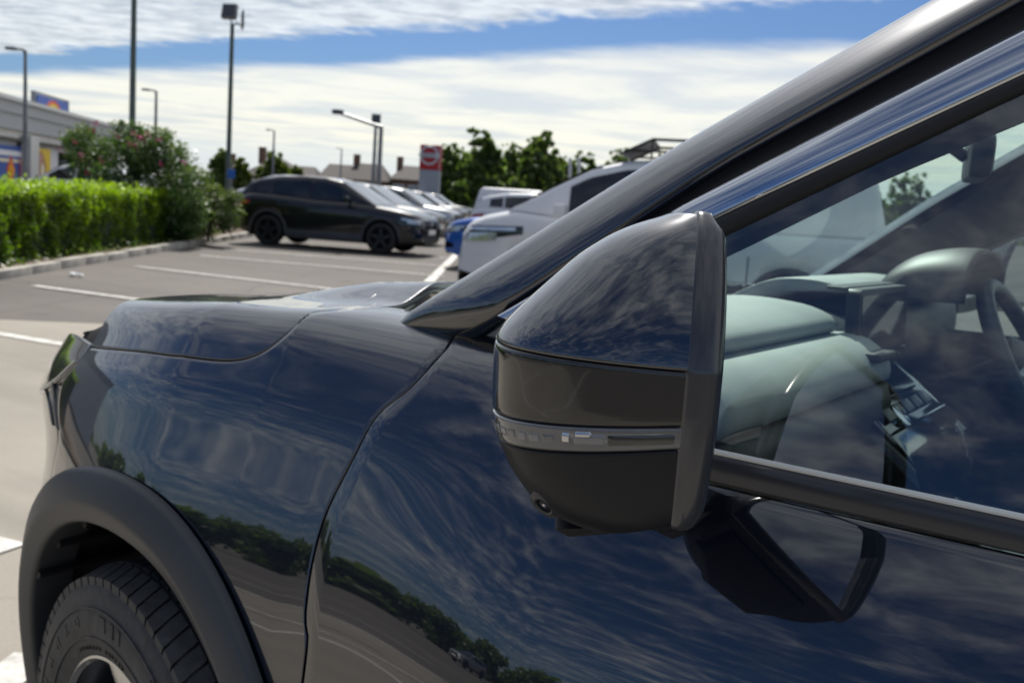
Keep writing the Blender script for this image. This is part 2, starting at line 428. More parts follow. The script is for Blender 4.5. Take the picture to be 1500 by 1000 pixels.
# the bonnet's driver-side half and wing, mirrored across the middle
def mirror_copy(o, name):
    me = o.data.copy(); n = len(me.vertices); co = np.empty(n*3); me.vertices.foreach_get('co', co); co = co.reshape(-1, 3)
    co[:, 1] = 2*HALF-co[:, 1]; me.vertices.foreach_set('co', co.ravel()); me.flip_normals()
    return cpart(link(name, me))
# --- near door, rear door, sill
BELT = .765
dl = SHUT+[GAP, 0]
t0 = dl[-1]
dt = spline([t0, (t0[0]+.05, t0[1]-.006), (t0[0]+.12, t0[1]-.03), (t0[0]+.22, BELT+.025), (t0[0]+.34, BELT), (0., BELT), (.78, BELT)], 80)
DB = np.stack([np.linspace(dl[0][0], .78, 80), np.full(80, 0.0)], -1)
DR = np.stack([np.full(70, .78), np.linspace(0, BELT, 70)], -1)
door = cpart(panel('front_door', relax(coons(DB, dt, dl, DR), 300), M['navy'], None))
rq = np.stack(np.meshgrid(np.linspace(.786, 1.62, 30), np.linspace(0, BELT, 50), indexing='ij'), -1)
rdoor = cpart(panel('rear_door', rq, M['navy'], None))
# rear quarter round the rear wheel
XR = 1.40
qx = np.linspace(1.626, 2.75, 40); base = np.where(np.abs(qx-XR-.03) < .42, ZW+np.sqrt(np.maximum(0, .42**2-(qx-XR-.03)**2)), .3)
sb_ = s_of_z(qx, base); rq2 = np.stack([np.stack([np.full(40, x), np.linspace(s0_, BELT+.05, 40)], -1) for x, s0_ in zip(qx, sb_)])
quarter = cpart(panel('rear_wing', rq2, M['navy'], None))
for o, nme in ((wing, 'front_wing'), (bon, 'bonnet'), (door, 'front_door'), (rdoor, 'rear_door'), (quarter, 'rear_wing')):
    mirror_copy(o, nme)
# --- inner structure that shows as darkness in the shut gaps
ix, is_ = np.meshgrid(np.linspace(-1.3, .9, 90), np.linspace(.0, .70, 40), indexing='ij')
ix2, is2 = np.meshgrid(np.linspace(-1.0, .78, 60), np.linspace(0.0, .74, 40), indexing='ij')
cpart(grid('inner_body', skin(ix2, is2, -.022), M['void'], None, flip=True))
ix3, is3 = np.meshgrid(np.linspace(-1.75, -.86, 60), np.linspace(.64, .93, 24), indexing='ij')
cpart(grid('inner_wing', skin(ix3, is3, -.024), M['void'], None, flip=True))
# --- wheel arch trim
th = np.linspace(R(-14), R(192), 92)
sec = [(RA+.003, .0035), (RA+.001, .011), (RA-.002, .0155), (RA-.008, .018), (RA-.025, .0205), (RA-.046, .0225), (RA-.051, .0215), (RA-.055, .0185), (RA-.072, .0075), (RA-.076, .003), (RA-.078, -.006), (RA-.078, -.04), (RA-.078, -.07)]
PA = []
for r_, o_ in sec:
    x_, z_ = arch(th, r_); s_ = s_of_z(x_, z_); b = body(x_, s_)
    n_ = bodyn(x_, s_)*NS; b = b+n_*o_ if o_ > 0 else b+np.array([0, -o_, 0]); PA.append(b)
flare = cpart(grid('wheel_arch_trim', np.array(PA), M['trim'], None))
# arch liner: a dark barrel behind it
PL = []
for y_ in (.05, .30, .42):
    x_, z_ = arch(np.linspace(R(-30), R(185), 50), RA-.070 if y_ < .35 else .15)
    PL.append(np.stack([x_, np.full(50, y_)+.0*x_, z_], -1))
PL[0][:, 1] += .55*np.maximum(0, -1.165-PL[0][:, 0])**2
liner = cpart(grid('wheel_arch_liner', np.array(PL), M['rubber'], None, flip=True))
mb = MB()
for a in (118, 132, 146):
    x_, z_ = arch(R(a), RA-.08); mb.tube([(x_, .10, z_), (x_*1.0, .29, z_)], .008, 6)
cpart(mb.build('liner_rib', M['rubber'], None))
# --- front wheel (tyre, rim), built round its own axis then placed
def wheel(parent, cx, cy, cz, side=-1, near=True):
    hub = MB(); RT = .352; 
    w = empty('wheel', (0, 0, 0)); w.parent = parent; w.location = Vector((cx, cy, cz))
    # sidewall and tread profile: (radius, along), along<0 is the outer face
    prof = [(.224, -.100), (.228, -.108), (.240, -.113), (.264, -.117), (.285, -.1175), (.300, -.116), (.302, -.1145), (.318, -.113), (.330, -.109), (.338, -.103), (.346, -.094), (.3505, -.080), (.3515, -.062)]
    prof2 = prof+[(.352, -.04), (.352, .04), (.3515, .062), (.346, .094), (.33, .109), (.285, .117), (.24, .11), (.224, .098), (.216, .0)]
    tb = MB(); tb.lathe(prof2, (0, 0, 0), (0, 1, 0), 96)
    ty = tb.build('tyre', M['tyre'], w, True)
    return w, ty
tm = Mt('tyre_rubber'); tm.set(Base_Color=(.03, .031, .034), Roughness=.62)
tn = tm.noise(45, 5); tm.base(tm.ramp(tn, (.3, (.018, .019, .022)), (.62, (.045, .046, .05)), (.8, (.085, .085, .085)))); tm.bump(tm.noise(180, 3), .25, .002); M['tyre'] = tm.m
wh, ty = wheel(car, WX+.2, .133-HALF, WZ); wh.rotation_euler = (0, 0, -.192)
def cyl(a, r_, y): return (math.cos(a)*r_, y, math.sin(a)*r_)
# tread blocks: shoulder lugs and centre ribs as real geometry
tb = MB()
for k in range(72):
    a0 = 2*math.pi*k/72; da = 2*math.pi/72*.84; lugs = [(-.108, -.068, 0, .045), (-.060, -.034, .02, .05), (-.026, .026, .0, .0), (.034, .060, .03, .05), (.068, .108, .0, .045)]
    for y0, y1, sk, sk2 in lugs:
        V = []
        for r_ in (.345, .3575):
            for (yy, ss) in ((y0, sk), (y1, sk+sk2)):
                rr = r_-(.013 if abs(yy) > .1 else 0); V += [cyl(a0+ss, rr, yy), cyl(a0+da+ss, rr, yy)]
        tb.add(V, [(0, 1, 3, 2), (4, 6, 7, 5), (0, 4, 5, 1), (2, 3, 7, 6), (0, 2, 6, 4), (1, 5, 7, 3)])
tr = tb.build('tread', M['tyre'], wh); tr['kind'] = 'stuff'
# raised sidewall mouldings and lettering
sb2 = MB()
def sidearc(r0, r1, a0, a1, y, h=.0022, n=10):
    for i in range(n):
        b0, b1 = a0+(a1-a0)*i/n, a0+(a1-a0)*(i+1)/n
        V = [cyl(b0, r0, y), cyl(b1, r0, y), cyl(b1, r1, y), cyl(b0, r1, y)]; V += [(x, y_-h, z) for x, y_, z in V]
        sb2.add(V, [(3, 2, 1, 0), (4, 5, 6, 7), (0, 1, 5, 4), (1, 2, 6, 5), (2, 3, 7, 6), (3, 0, 4, 7)])
sidearc(.2985, .3015, 0, 2*math.pi, -.1145, .003, 96)
sidearc(.254, .258, 0, 2*math.pi, -.1145, .003, 96)
for a_, w_ in ((97, 4.2), (90, 2.4), (85, 1.6)): sidearc(.272, .293, R(a_-w_/2), R(a_+w_/2), -.1165)
for a_ in (62, 55, 47, 40): sidearc(.274, .294, R(a_-2), R(a_+1.6), -.1165)
side = sb2.build('sidewall_moulding', M['tyre'], wh)
def text_on_arc(txt, r_, a0, step, size, y, mat, parent, name):
    for i, ch in enumerate(txt):
        if ch == ' ': continue
        cu = bpy.data.curves.new('letter', 'FONT'); cu.body = ch; cu.size = size; cu.extrude = .0012; cu.align_x = 'CENTER'; cu.resolution_u = 3
        o = bpy.data.objects.new('letter', cu); COL.objects.link(o); dg = bpy.context.evaluated_depsgraph_get()
        me = bpy.data.meshes.new_from_object(o.evaluated_get(dg)); bpy.data.objects.remove(o)
        a = a0-step*i
        # letter stands on the circle, facing -Y
        e1 = Vector((math.sin(a), 0, -math.cos(a))); e2 = Vector((math.cos(a), 0, math.sin(a))); e3 = Vector((0, -1, 0))
        Mx = Matrix((( e1.x, e2.x, e3.x, math.cos(a)*r_), (e1.y, e2.y, e3.y, y), (e1.z, e2.z, e3.z, math.sin(a)*r_), (0, 0, 0, 1)))
        me.transform(Mx); link(name, me, parent, mat)
M['tyre_let'] = plain('tyre_lettering', (.012, .012, .013), .4)
text_on_arc('HANKO', .273, R(160), R(10.5), .024, -.1172, M['tyre_let'], wh, 'letter')
text_on_arc('INNER MARKING'[:0]+'TUBELESS RADIAL', .238, R(122), R(2.8), .009, -.1136, M['tyre_let'], wh, 'letter')
# rim: barrel, lip and five double spokes
rb = MB(); rb.lathe([(.222, -.101), (.228, -.109), (.230, -.104), (.225, -.097), (.213, -.085), (.204, -.06), (.199, .09)], (0, 0, 0), (0, 1, 0), 72)
rb.lathe([(.0, .02), (.15, .02), (.16, .05)], (0, 0, 0), (0, 1, 0), 40)
rim = rb.build('rim', M['alloy_dark'], wh, True)
lp = MB(); lp.lathe([(.2185, -.1015), (.2235, -.1095), (.2315, -.1070), (.2265, -.1010)], (0, 0, 0), (0, 1, 0), 96); lp.build('rim_lip', M['brushed'], wh, True)
for k in range(5):
    a = R(93+72*k); spk = MB()
    def loc(u, v, y): # u along the spoke, v across
        return (math.cos(a)*u-math.sin(a)*v, y, math.sin(a)*u+math.cos(a)*v)
    V = [loc(.05, -.030, -.055), loc(.05, .030, -.055), loc(.13, .026, -.082), loc(.13, -.026, -.082), loc(.220, .044, -.102), loc(.220, -.044, -.102)]
    V += [(x, y+.03, z) for x, y, z in V]
    spk.add(V, [(0, 1, 2, 3), (3, 2, 4, 5), (7, 6, 9, 8), (8, 9, 11, 10), (0, 3, 9, 6), (3, 5, 11, 9), (1, 7, 8, 2), (2, 8, 10, 4), (4, 10, 11, 5), (0, 6, 7, 1)])
    spk.build('spoke', M['brushed'], wh, bevel=.003)
hb = MB(); hb.lathe([(0, -.062), (.03, -.062), (.062, -.055), (.066, -.02)], (0, 0, 0), (0, 1, 0), 32); hb.build('hub_cap', M['alloy_dark'], wh, True)
for (x_, y_) in ((WX, 2*HALF-.10), (XR, .10), (XR, 2*HALF-.10)):
    w2 = copy_tree(wh, car); w2.rotation_euler = (0, 0, 0); w2.location = (x_+.2, y_-HALF, WZ)
    if y_ > HALF: w2.rotation_euler = (0, 0, math.pi)
# --- headlamp and bumper corner, on the same skin
hl_top = spline([xs(*p) for p in [(56, 545), (78, 512), (98, 494), (113, 492)]]+[SEAM[0]+[-.004, .004]], 30)
hl_bot = spline([xs(*p) for p in [(47, 577), (80, 560), (104, 538), (120, 524)]]+[SEAM[0]+[-.004, -.004]], 30)
lq = np.stack([hl_bot+(hl_top-hl_bot)*t for t in np.linspace(0, 1, 12)], 1)
lamp = cpart(panel('headlight', lq, M['lens'], None, lift=.001))
mb = MB()
q0 = lq[8:24:5, 5]
P_ = skin(hl_bot[4:26, 0], hl_bot[4:26, 1]+.004, .003)
mb.tube(P_, .0022, 6); mb.build('chrome_strip', M['chrome'], lamp)
# bumper: from the lamp and wing edge round the nose
print('SEAM',np.round(np.array(sm),3).tolist()); print('SHUT',np.round(np.array(sh),3).tolist()); print('LEFT',np.round(np.array(lb),3).tolist())
BL = []
zs = np.linspace(.30, .93, 26)
xl = np.linspace(-2.20, 0, 2)
wl = resample(LEFT[::-1], 26)[::-1]          # wing edge, bottom -> top
wl = np.vstack([[[ARC[-1][0]-.10+.02*i, .12+.05*i] for i in range(0)]]+[wl]) if False else wl
bq = []
for i in range(26):
    xr_, s_ = wl[i]; bq.append([[xr_-.004+(-2.20-xr_)*t, s_+(-.05*t*(i/25.0))] for t in np.linspace(1, 0, 26)])
bq = np.array(bq).transpose(1, 0, 2)
bump = cpart(panel('front_bumper', bq, M['navy'], None, lift=-.003))
th2 = np.linspace(R(127), R(185), 20); bx, bz = arch(th2, RA); bs = s_of_z(bx, bz)
lowq = np.stack([np.stack([bx+(-2.20-bx)*t-.002, bs], -1) for t in np.linspace(1, 0, 20)], 0)
cpart(panel('bumper_corner', lowq, M['navy'], bump, lift=-.003), None)
# daytime lamp slot and textured finisher
slot = spline([xs(*p) for p in [(67, 572), (71, 588), (74, 604), (77, 622)]], 16)
sq = np.stack([slot+[dx, 0] for dx in np.linspace(-.020, .0, 5)], 0)
cpart(panel('air_curtain', sq, M['gloss_black'], None, lift=.0012))
fin_ = spline([xs(*p) for p in [(77, 556), (79, 580), (81, 605), (84, 628)]], 20)
sq = np.stack([fin_+[dx, 0] for dx in np.linspace(-.006, .006, 4)], 0)
cpart(panel('lamp_finisher', sq, M['trim_satin'], None, lift=.0015))
# nose closing panel, grille strip
xx_, ss_ = np.meshgrid([-2.20], np.linspace(.0, 1.79, 60), indexing='ij')
e_ = body(xx_, ss_)[0]; e2_ = e_.copy(); e2_[:, 1] = HALF
cpart(grid('grille', np.stack([e_+[0, 0, 0], e2_+[-.03, 0, 0]]), M['gloss_black'], None))
# bright badge strip on the bonnet's front drop
pb = hit(186, 461, (1, 0, 0), (-1.60, 0, 0)); pa = hit(175, 472, (1, 0, 0), (-1.66, 0, 0))
pb = hit(190, 452, (0, 1, 0), (0, .34, 0)); pa = hit(170, 470, (0, 1, 0), (0, .34, 0))
mb = MB(); mb.tube([pa, (pa+pb)/2+[0, 0, .004], pb], .009, 8); cpart(mb.build('badge_strip', M['chrome'], None, True))
# --- greenhouse side plane: leans in going up
GY, GZ, GT = .112, 1.05, .335
GN = np.array([0, -1, GT])
def gp(px, py, off=0.0): return hit(px, py, GN, (0, GY-off, GZ))
def gpl(x, z, off=0.0): return np.array([x, GY+GT*(z-GZ)-off, z])
def sweep_band(name, A, B, mat, parent=None, h=.006, round_=True, nn=7, dirn=(0, -1, GT)):
    """a rounded strip between 3-D edge lines A and B, bulging outwards by h"""
    A, B = np.asarray(A, float), np.asarray(B, float); d = np.array(dirn, float); d /= np.linalg.norm(d); rows = []
    rows.append(A-d*.02)
    for t in np.linspace(0, 1, nn): rows.append(A+(B-A)*t+d*h*(1-abs(2*t-1)**2.6))
    rows.append(B-d*.02)
    return cpart(grid(name, np.array(rows), mat, None), parent)
def line3(P, n):
    P = np.asarray(P, float); d = np.concatenate([[0], np.cumsum(np.linalg.norm(np.diff(P, axis=0), axis=1))]); t = np.linspace(0, d[-1], n)
    return np.stack([np.interp(t, d, P[:, k]) for k in range(3)], -1)
n_p = 60
def roofline(z_end_x, P, x_end=2.55):
    return P
# pillar: inner (lower) edge on the side plane, outer edge 7 cm further in along the windscreen
lowA = [gp(717, 467, -.018), gp(1050, 243, -.012), gp(1500, -8, -.006)]
d_ = (lowA[2]-lowA[1])/np.linalg.norm(lowA[2]-lowA[1])
def pil(px, py, extra): 
    return hit(px, py, GN, (0, GY+extra, GZ))
upA = [pil(598, 457, .062), pil(1000, 211, .085), pil(1372, 0, .095)]
du = (upA[2]-upA[1])/np.linalg.norm(upA[2]-upA[1])
def extend(L3, d, bendx, zt):
    p = L3[-1].copy(); out = list(L3); dd = d.copy()
    for k in range(14):
        f_ = (zt-p[2])/.30; dd = np.array([1, dd[1]/max(abs(dd[0]), 1e-3)*max(0, min(1, f_)), max(0, d[2]/max(d[0], 1e-3)*min(1, f_*1.4))]); dd /= np.linalg.norm(dd)
        p = p+dd*.07*(1 if k < 10 else 4); out.append(p)
    return out
lowX = line3([lowA[0]-d_*.09+np.array([0, .055, -.01])]+extend(lowA, d_, 0, 1.69), n_p); upX = line3([upA[0]-du*.09+np.array([0, .03, -.01])]+extend(upA, du, 0, 1.745), n_p)
lowE = line3(extend(lowA, d_, 0, 1.69), n_p); upE = line3(extend(upA, du, 0, 1.745), n_p)
rows = [lowX+np.array([.0, .03, -.01])]
nout = np.array([0, -1, .45])/np.linalg.norm([0, -1, .45])
tan_ = np.array([0, .0, 1.0])
for t in np.linspace(0, 1, 13):
    b = lowX+(upX-lowX)*t
    rows.append(b+nout*.010*(1-abs(2*t-1)**4)+np.array([-.35, -.2, .8])*.007*math.sin(math.pi*t))
rows.append(upX+np.array([.01, .03, -.02]))
pillar = cpart(grid('windscreen_pillar', np.array(rows), M['navy'], None))
mirror_copy(pillar, 'windscreen_pillar')
# black channel between the pillar and the bright trim
trT = [gp(728, 462, .0), gp(1000, 301, .0), gp(1500, 42, .0)]; dT = (trT[2]-trT[1])/np.linalg.norm(trT[2]-trT[1])
trB = [gp(742, 468, .0), gp(1030, 328, .0), gp(1500, 108, .0)]; dB = (trB[2]-trB[1])/np.linalg.norm(trB[2]-trB[1])
slB = [gp(760, 472, -.006), gp(1046, 352, -.006), gp(1500, 135, -.006)]; dS = (slB[2]-slB[1])/np.linalg.norm(slB[2]-slB[1])
trTe = line3(extend(trT, dT, 0, 1.66), n_p); trBe = line3(extend(trB, dB, 0, 1.63), n_p); slBe = line3(extend(slB, dS, 0, 1.61), n_p)
sweep_band('door_frame_channel', trTe+np.array([0, .008, 0]), lowE+np.array([0, .014, 0]), M['rubber'], None, h=-.004)
trim = sweep_band('window_trim', trTe, trBe, M['chrome'], None, h=.0022, nn=9)
seal = sweep_band('window_seal', trBe+np.array([0, .002, 0]), slBe, M['rubber'], None, h=.004)
for o in (trim, seal): mirror_copy(o, o.name.split('.')[0])
# side glass: a pane a little inside the seal, down behind the belt moulding
zb = 1.018
fr_ = [p+np.array([0, .006, 0]) for p in slBe]
pane_top = np.array([p+(p-q)*.0 for p, q in zip(fr_, fr_)])
pt = line3(pane_top, 40); pt = np.array([gpl(p[0]-.004, p[2]+.006, -.008) for p in pt])
xm = np.array([p[0] for p in pt]); sel = xm < .84
pt = pt[sel]
pb_ = np.array([gpl(x, zb, -.008) for x in np.linspace(pt[0][0], pt[-1][0], len(pt))])
pane = cpart(grid('side_window', np.stack([pb_, pt]), M['glass'], None)); mirror_copy(pane, 'side_window')
# belt moulding
mx_ = np.linspace(-.56, .80, 40)
mo = [(1.026, -.010), (1.0265, .002), (1.028, .0068), (1.031, .0085), (1.047, .0042), (1.0515, .0028), (1.0532, .000), (1.0535, -.016)]
yb_ = np.array([skin(x, BELT)[1] for x in mx_])
PM = np.array([[[x, yb-o_+.004, z] for x, yb in zip(mx_, yb_)] for z, o_ in mo])
mould = cpart(grid('belt_moulding', PM, M['moulding'], None)); mirror_copy(mould, 'belt_moulding')
mb = MB(); mb.tube([(x, yb+.0052, 1.0552) for x, yb in zip(mx_, yb_)], .0030, 8)
cpart(mb.build('wiper_seal', M['glint_lip'], None, True))
# sail corner behind the mirror
c1, c2, c3 = gp(722, 467, -.002), gp(790, 470, -.002), gp(905, 420, -.002)
# --- windscreen, roof, far structure
n_w = 26; wb = line3([upE[0]+np.array([0, .0, -.02]), upE[0]+np.array([-.17, HALF-upE[0][1], -.03])], n_w); 
iE = int(np.argmin(abs(upE[:, 2]-1.72))); topc = upE[iE]
def arcx(y, x0, x1): 
    t = (y-upE[0][1])/(HALF-upE[0][1]); return x0+(x1-x0)*(1-(1-t)**2)
WS = []
for k in range(24):
    t = k/23; p = upE[0]+(topc-upE[0])*t; j = np.interp(t, np.linspace(0, 1, iE+1), np.arange(iE+1)); j0 = int(j); p = upE[j0]+(upE[min(j0+1, iE)]-upE[j0])*(j-j0)
    ys = np.linspace(p[1], 2*HALF-p[1], 31); u_ = 1-np.abs(ys-HALF)/(HALF-p[1]); bow = 1-(1-u_)**2
    WS.append(np.stack([p[0]-.15*bow*(1-.5*t)+.004, ys, p[2]-.004+.02*t*bow-.01*(1-t)*bow], -1))
ws = cpart(grid('windscreen', np.array(WS), M['screen_glass'], None))
RF = []
for k, x_ in enumerate(np.linspace(topc[0], 2.45, 20)):
    p = np.array([np.interp(x_, upE[:, 0], upE[:, j]) for j in range(3)]); ys = np.linspace(p[1], 2*HALF-p[1], 25); u_ = 1-np.abs(ys-HALF)/(HALF-p[1])
    drop = -.05*max(0, (x_-1.6))**2
    RF.append(np.stack([np.full(25, x_)-.06*(1-(1-u_)**2)*(k < 1), ys, p[2]+.035*(1-(1-u_)**2)+drop], -1))
roof = cpart(grid('roof', np.array(RF), M['navy'], None))
cpart(grid('roof_lining', np.array(RF)+np.array([0, 0, -.035]), M['dash_dark'], None))
e0 = np.array(RF)[-1]; e1 = np.stack([np.full(25, 2.80), np.linspace(.12, 2*HALF-.12, 25), np.full(25, 1.08)], -1); cpart(grid('rear_window', np.stack([e0, e1]), M['glass'], None))
e2 = e1.copy(); e2[:, 0] = 2.78; e2[:, 2] = .30; cpart(grid('tailgate', np.stack([e1, e2]), M['navy'], None))
# rear side glass band (rear door and quarter)
p0 = slBe[sel.sum()-1 if sel.sum() < len(slBe) else -1]
xr = np.linspace(.86, 2.7, 20); zt_ = np.interp(xr, slBe[:, 0], slBe[:, 2]); zt_ = np.minimum(zt_, 1.56-.32*np.maximum(0, xr-1.9))
rg = cpart(grid('rear_side_window', np.stack([np.array([gpl(x, 1.03, -.008) for x in xr]), np.array([gpl(x, z, -.008) for x, z in zip(xr, zt_)])]), M['glass'], None)); mirror_copy(rg, 'rear_side_window')
cp = np.array([gpl(.84, 1.03, .002), gpl(.84, 1.56, .002)]); cpart(grid('door_post', np.stack([cp+[-.03, 0, 0], cp+[.05, 0, 0]]), M['gloss_black'], None))
# cowl between bonnet and windscreen
cx0, cx1 = -1.16, -.87
cw = MB(); cw.box((cx0, .24, 1.0), (cx1+.02, 2*HALF-.24, 1.06)); cpart(cw.build('scuttle', M['trim_dark'], None, bevel=.01))
cowl = MB(); cowl.tube([(-.98, .52, 1.09), (-1.0, .80, 1.10), (-1.0, 1.15, 1.10), (-.95, 1.55, 1.09)], [.005]*4, 6); cpart(cowl.build('wiper', M['trim_dark'], None))
# floor, firewall, sills: close the cabin from below
fb = MB(); fb.box((-.88, .10, .24), (2.7, 2*HALF-.10, .32)); fb.box((-.96, .12, .32), (-.90, 2*HALF-.12, 1.02)); fb.box((-2.0, .52, .22), (-.96, 2*HALF-.52, .92)); fb.box((2.2, .12, .3), (2.7, 2*HALF-.12, .9))
cpart(fb.build('floor_pan', M['void'], None))
dc = MB(); dc.box((-.86, .12, .34), (2.3, .135, 1.01)); cpart(dc.build('door_card', M['dash_dark'], None)); dc = MB(); dc.box((-.86, 2*HALF-.135, .34), (2.3, 2*HALF-.12, 1.01)); cpart(dc.build('door_card', M['dash_dark'], None))
# ---------------------------------------------------------------- door mirror (part of the car)
YO = -.165
z_top = hit(1005, 311, (0, 1, 0), (0, YO, 0))[2]; z_bot = hit(1045, 796, (0, 1, 0), (0, YO, 0))[2]
z_s1 = hit(1012, 545, (0, 1, 0), (0, YO, 0))[2]; z_i0 = hit(1010, 661, (0, 1, 0), (0, YO, 0))[2]; z_i1 = hit(1010, 629, (0, 1, 0), (0, YO, 0))[2]
BETA = R(28); e_f = np.array([-math.cos(BETA), -math.sin(BETA), 0]); e_o = np.array([math.sin(BETA), -math.cos(BETA), 0])
A0 = .105
Pr = hit(1006, 560, (0, 1, 0), (0, YO, 0))                      # seam between shell and bezel at the outer end
Cm = Pr-e_o*A0; Cm[2] = 0
_py = np.array([311, 316, 326, 345, 375, 420, 455, 480, 505, 545, 590, 640, 690, 730, 752, 766, 776, 783])
_px = np.array([1000, 976, 940, 897, 850, 800, 762, 738, 723, 725, 728, 736, 760, 786, 806, 832, 880, 990])
mm = []; KS, DZS = .34, z_s1-z_bot        # the underside drops towards the nose: lower rows are sheared by KS*f
for x_, y_ in zip(_px, _py):
    p = hit(x_, y_, e_o, Pr-e_o*.055); f_ = (p-Pr)@e_f; z_ = p[2]
    if z_ < z_s1: z_ = (z_+KS*f_*z_s1/DZS)/(1+KS*f_/DZS)
    mm.append((z_, f_*(1.035+.075*min(1, max(0, (z_s1-z_)/DZS*1.6)))))
mm = np.array(sorted(mm))
mm[0, 0] = z_bot; mm[-1, 0] = z_top
def Dz(z): return np.maximum(np.interp(z, mm[:, 0], mm[:, 1]), .001)
zm0, zm1 = mm[0, 0], mm[-1, 0]
def Az(z):
    z = np.asarray(z, float); h = np.maximum(0, z-z_s1); g = np.maximum(0, z_s1-.03-z)
    u_ = np.clip((z-zm0)/(zm1-zm0)*2-1, -1, 1)
    return A0-.22*h-2.4*h*h-.05*g-.55*g*g-A0*(.10*np.maximum(0, u_)**9+.05*np.maximum(0, -u_)**9)
def shell(z, th, off=0.0, back=0.0):
    """th 0 = outer rear edge, pi = inner rear edge"""
    e = 2/2.35; c, s = np.cos(th), np.sin(th)
    o = Az(z)*np.sign(c)*np.abs(c)**e; f = Dz(z)*np.abs(s)**e
    n = np.stack([np.sign(c)*np.abs(c)**1.2/Az(z), np.abs(s)**1.2/np.maximum(Dz(z), .02)], -1); n /= np.linalg.norm(n, axis=-1, keepdims=True)
    o = o+n[..., 0]*off; f = f+n[..., 1]*off-back
    zq = z-KS*np.maximum(f, 0)*np.clip((z_s1-z)/DZS, 0, 1)
    return Cm+o[..., None]*e_o+f[..., None]*e_f+np.stack([0*z, 0*z, zq], -1)
def sm1(a, w=5):
    return np.convolve(np.pad(a, w//2, 'edge'), np.ones(w)/w, 'valid')
zs_ = np.linspace(zm0, zm1, 160); _d = sm1(np.interp(zs_, mm[:, 0], mm[:, 1]), 9); mm = np.stack([zs_, _d], 1)
wm = tag(empty('_tmp'), None); bpy.data.objects.remove(wm)
mir = bpy.data.objects.new('wing_mirror', None); COL.objects.link(mir); cadopt(mir)
def mpart(o): o.parent = mir; return o
def mband(name, za, zb_, mat, off=0.0, nz=24, edge=.0012):
    z = np.linspace(za, zb_, nz); z = np.concatenate([[za, za+.0002], z[1:-1], [zb_-.0002, zb_]]); th = np.linspace(0, math.pi, 120)
    Zg, Tg = np.meshgrid(z, th, indexing='ij'); O = np.full(Zg.shape, off); O[0] -= .006; O[-1] -= .006; O[1] -= edge*.5; O[-2] -= edge*.5
    return mpart(grid(name, shell(Zg, Tg, O), mat, None, flip=True))
cap = mband('mirror_cap', z_s1, zm1-.0002, M['navy'], .0012, 60)
Zg, Tg = np.meshgrid([zm1-.0003, zm1-.0001], np.linspace(0, math.pi, 120), indexing='ij')
M['band'] = plain('dark_gloss_plastic', (.010, .010, .011), .16, Coat_Weight=.7, Coat_Roughness=.05)
mband('mirror_band', z_i1+.0006, z_s1-.0005, M['band'], .0004, 20)
ind = mband('indicator_lens', z_i0, z_i1, M['lens'], .0009, 10)
M['base'] = trim_plastic('dark_satin_plastic', (.012, .013, .016), .34, 300, .04); M['base'].node_tree.nodes['Principled BSDF'].inputs['Specular IOR Level'].default_value = .28
base = mband('mirror_base', zm0+.0005, z_i0-.0006, M['base'], 0.0, 40)
# closing sheets above and below, then the bezel running round the opening
thb = np.linspace(0, math.pi, 60)
for zc_, nm_, mt_ in ((zm0+.0006, 'mirror_underside', M['trim_dark']),):
    Pz = shell(np.full(60, zc_), thb, -.002); c_ = Pz.mean(0)
    pyd(nm_, list(Pz)+[c_], [(i, i+1, 60) for i in range(59)]+[(59, 0, 60)], mt_, mir)
# lamp pieces inside the strip
for k, (t0_, t1_, mt_) in enumerate(((.02, .14, M['trim_dark']), (.15, .32, M['led']), (.33, .36, M['lens']), (.38, .62, M['lens']))):
    pass
mb = MB()
def strip_piece(t0_, t1_, za, zb_, off, name, mat):
    Zg, Tg = np.meshgrid(np.linspace(za, zb_, 4), np.linspace(t0_, t1_, 14)*math.pi, indexing='ij'); O = np.full(Zg.shape, off)
    O[0] -= .002; O[-1] -= .002; O[:, 0] -= .002; O[:, -1] -= .002
    o = grid(name, shell(Zg, Tg, O), mat, mir, flip=True); return o
M['lens_dark'] = plain('smoked_lens', (.014, .015, .018), .08, Coat_Weight=1.0, Coat_Roughness=.01)
M['lens_mid'] = plain('frosted_lens', (.19, .19, .195), .25, Coat_Weight=1.0, Coat_Roughness=.03)
strip_piece(.0, .10, z_i0+.0006, z_i1-.001, .0014, 'lens_end', M['lens_dark'])
dz_ = z_i1-z_i0
strip_piece(.095, .155, z_i0+dz_*.18, z_i1-dz_*.1, .0016, 'reflector', M['lens_mid'])
strip_piece(.12, .15, z_i0+dz_*.55, z_i1-dz_*.12, .0022, 'reflector', M['led'])
strip_piece(.16, .175, z_i0+dz_*.3, z_i1-dz_*.12, .0018, 'reflector', M['led'])
for t_ in np.linspace(.19, .47, 9): strip_piece(t_, t_+.028, z_i0+dz_*.2, z_i1-dz_*.2, .0015, 'light_guide', M['lens'] if int(t_*100) % 2 else M['lens_mid'])
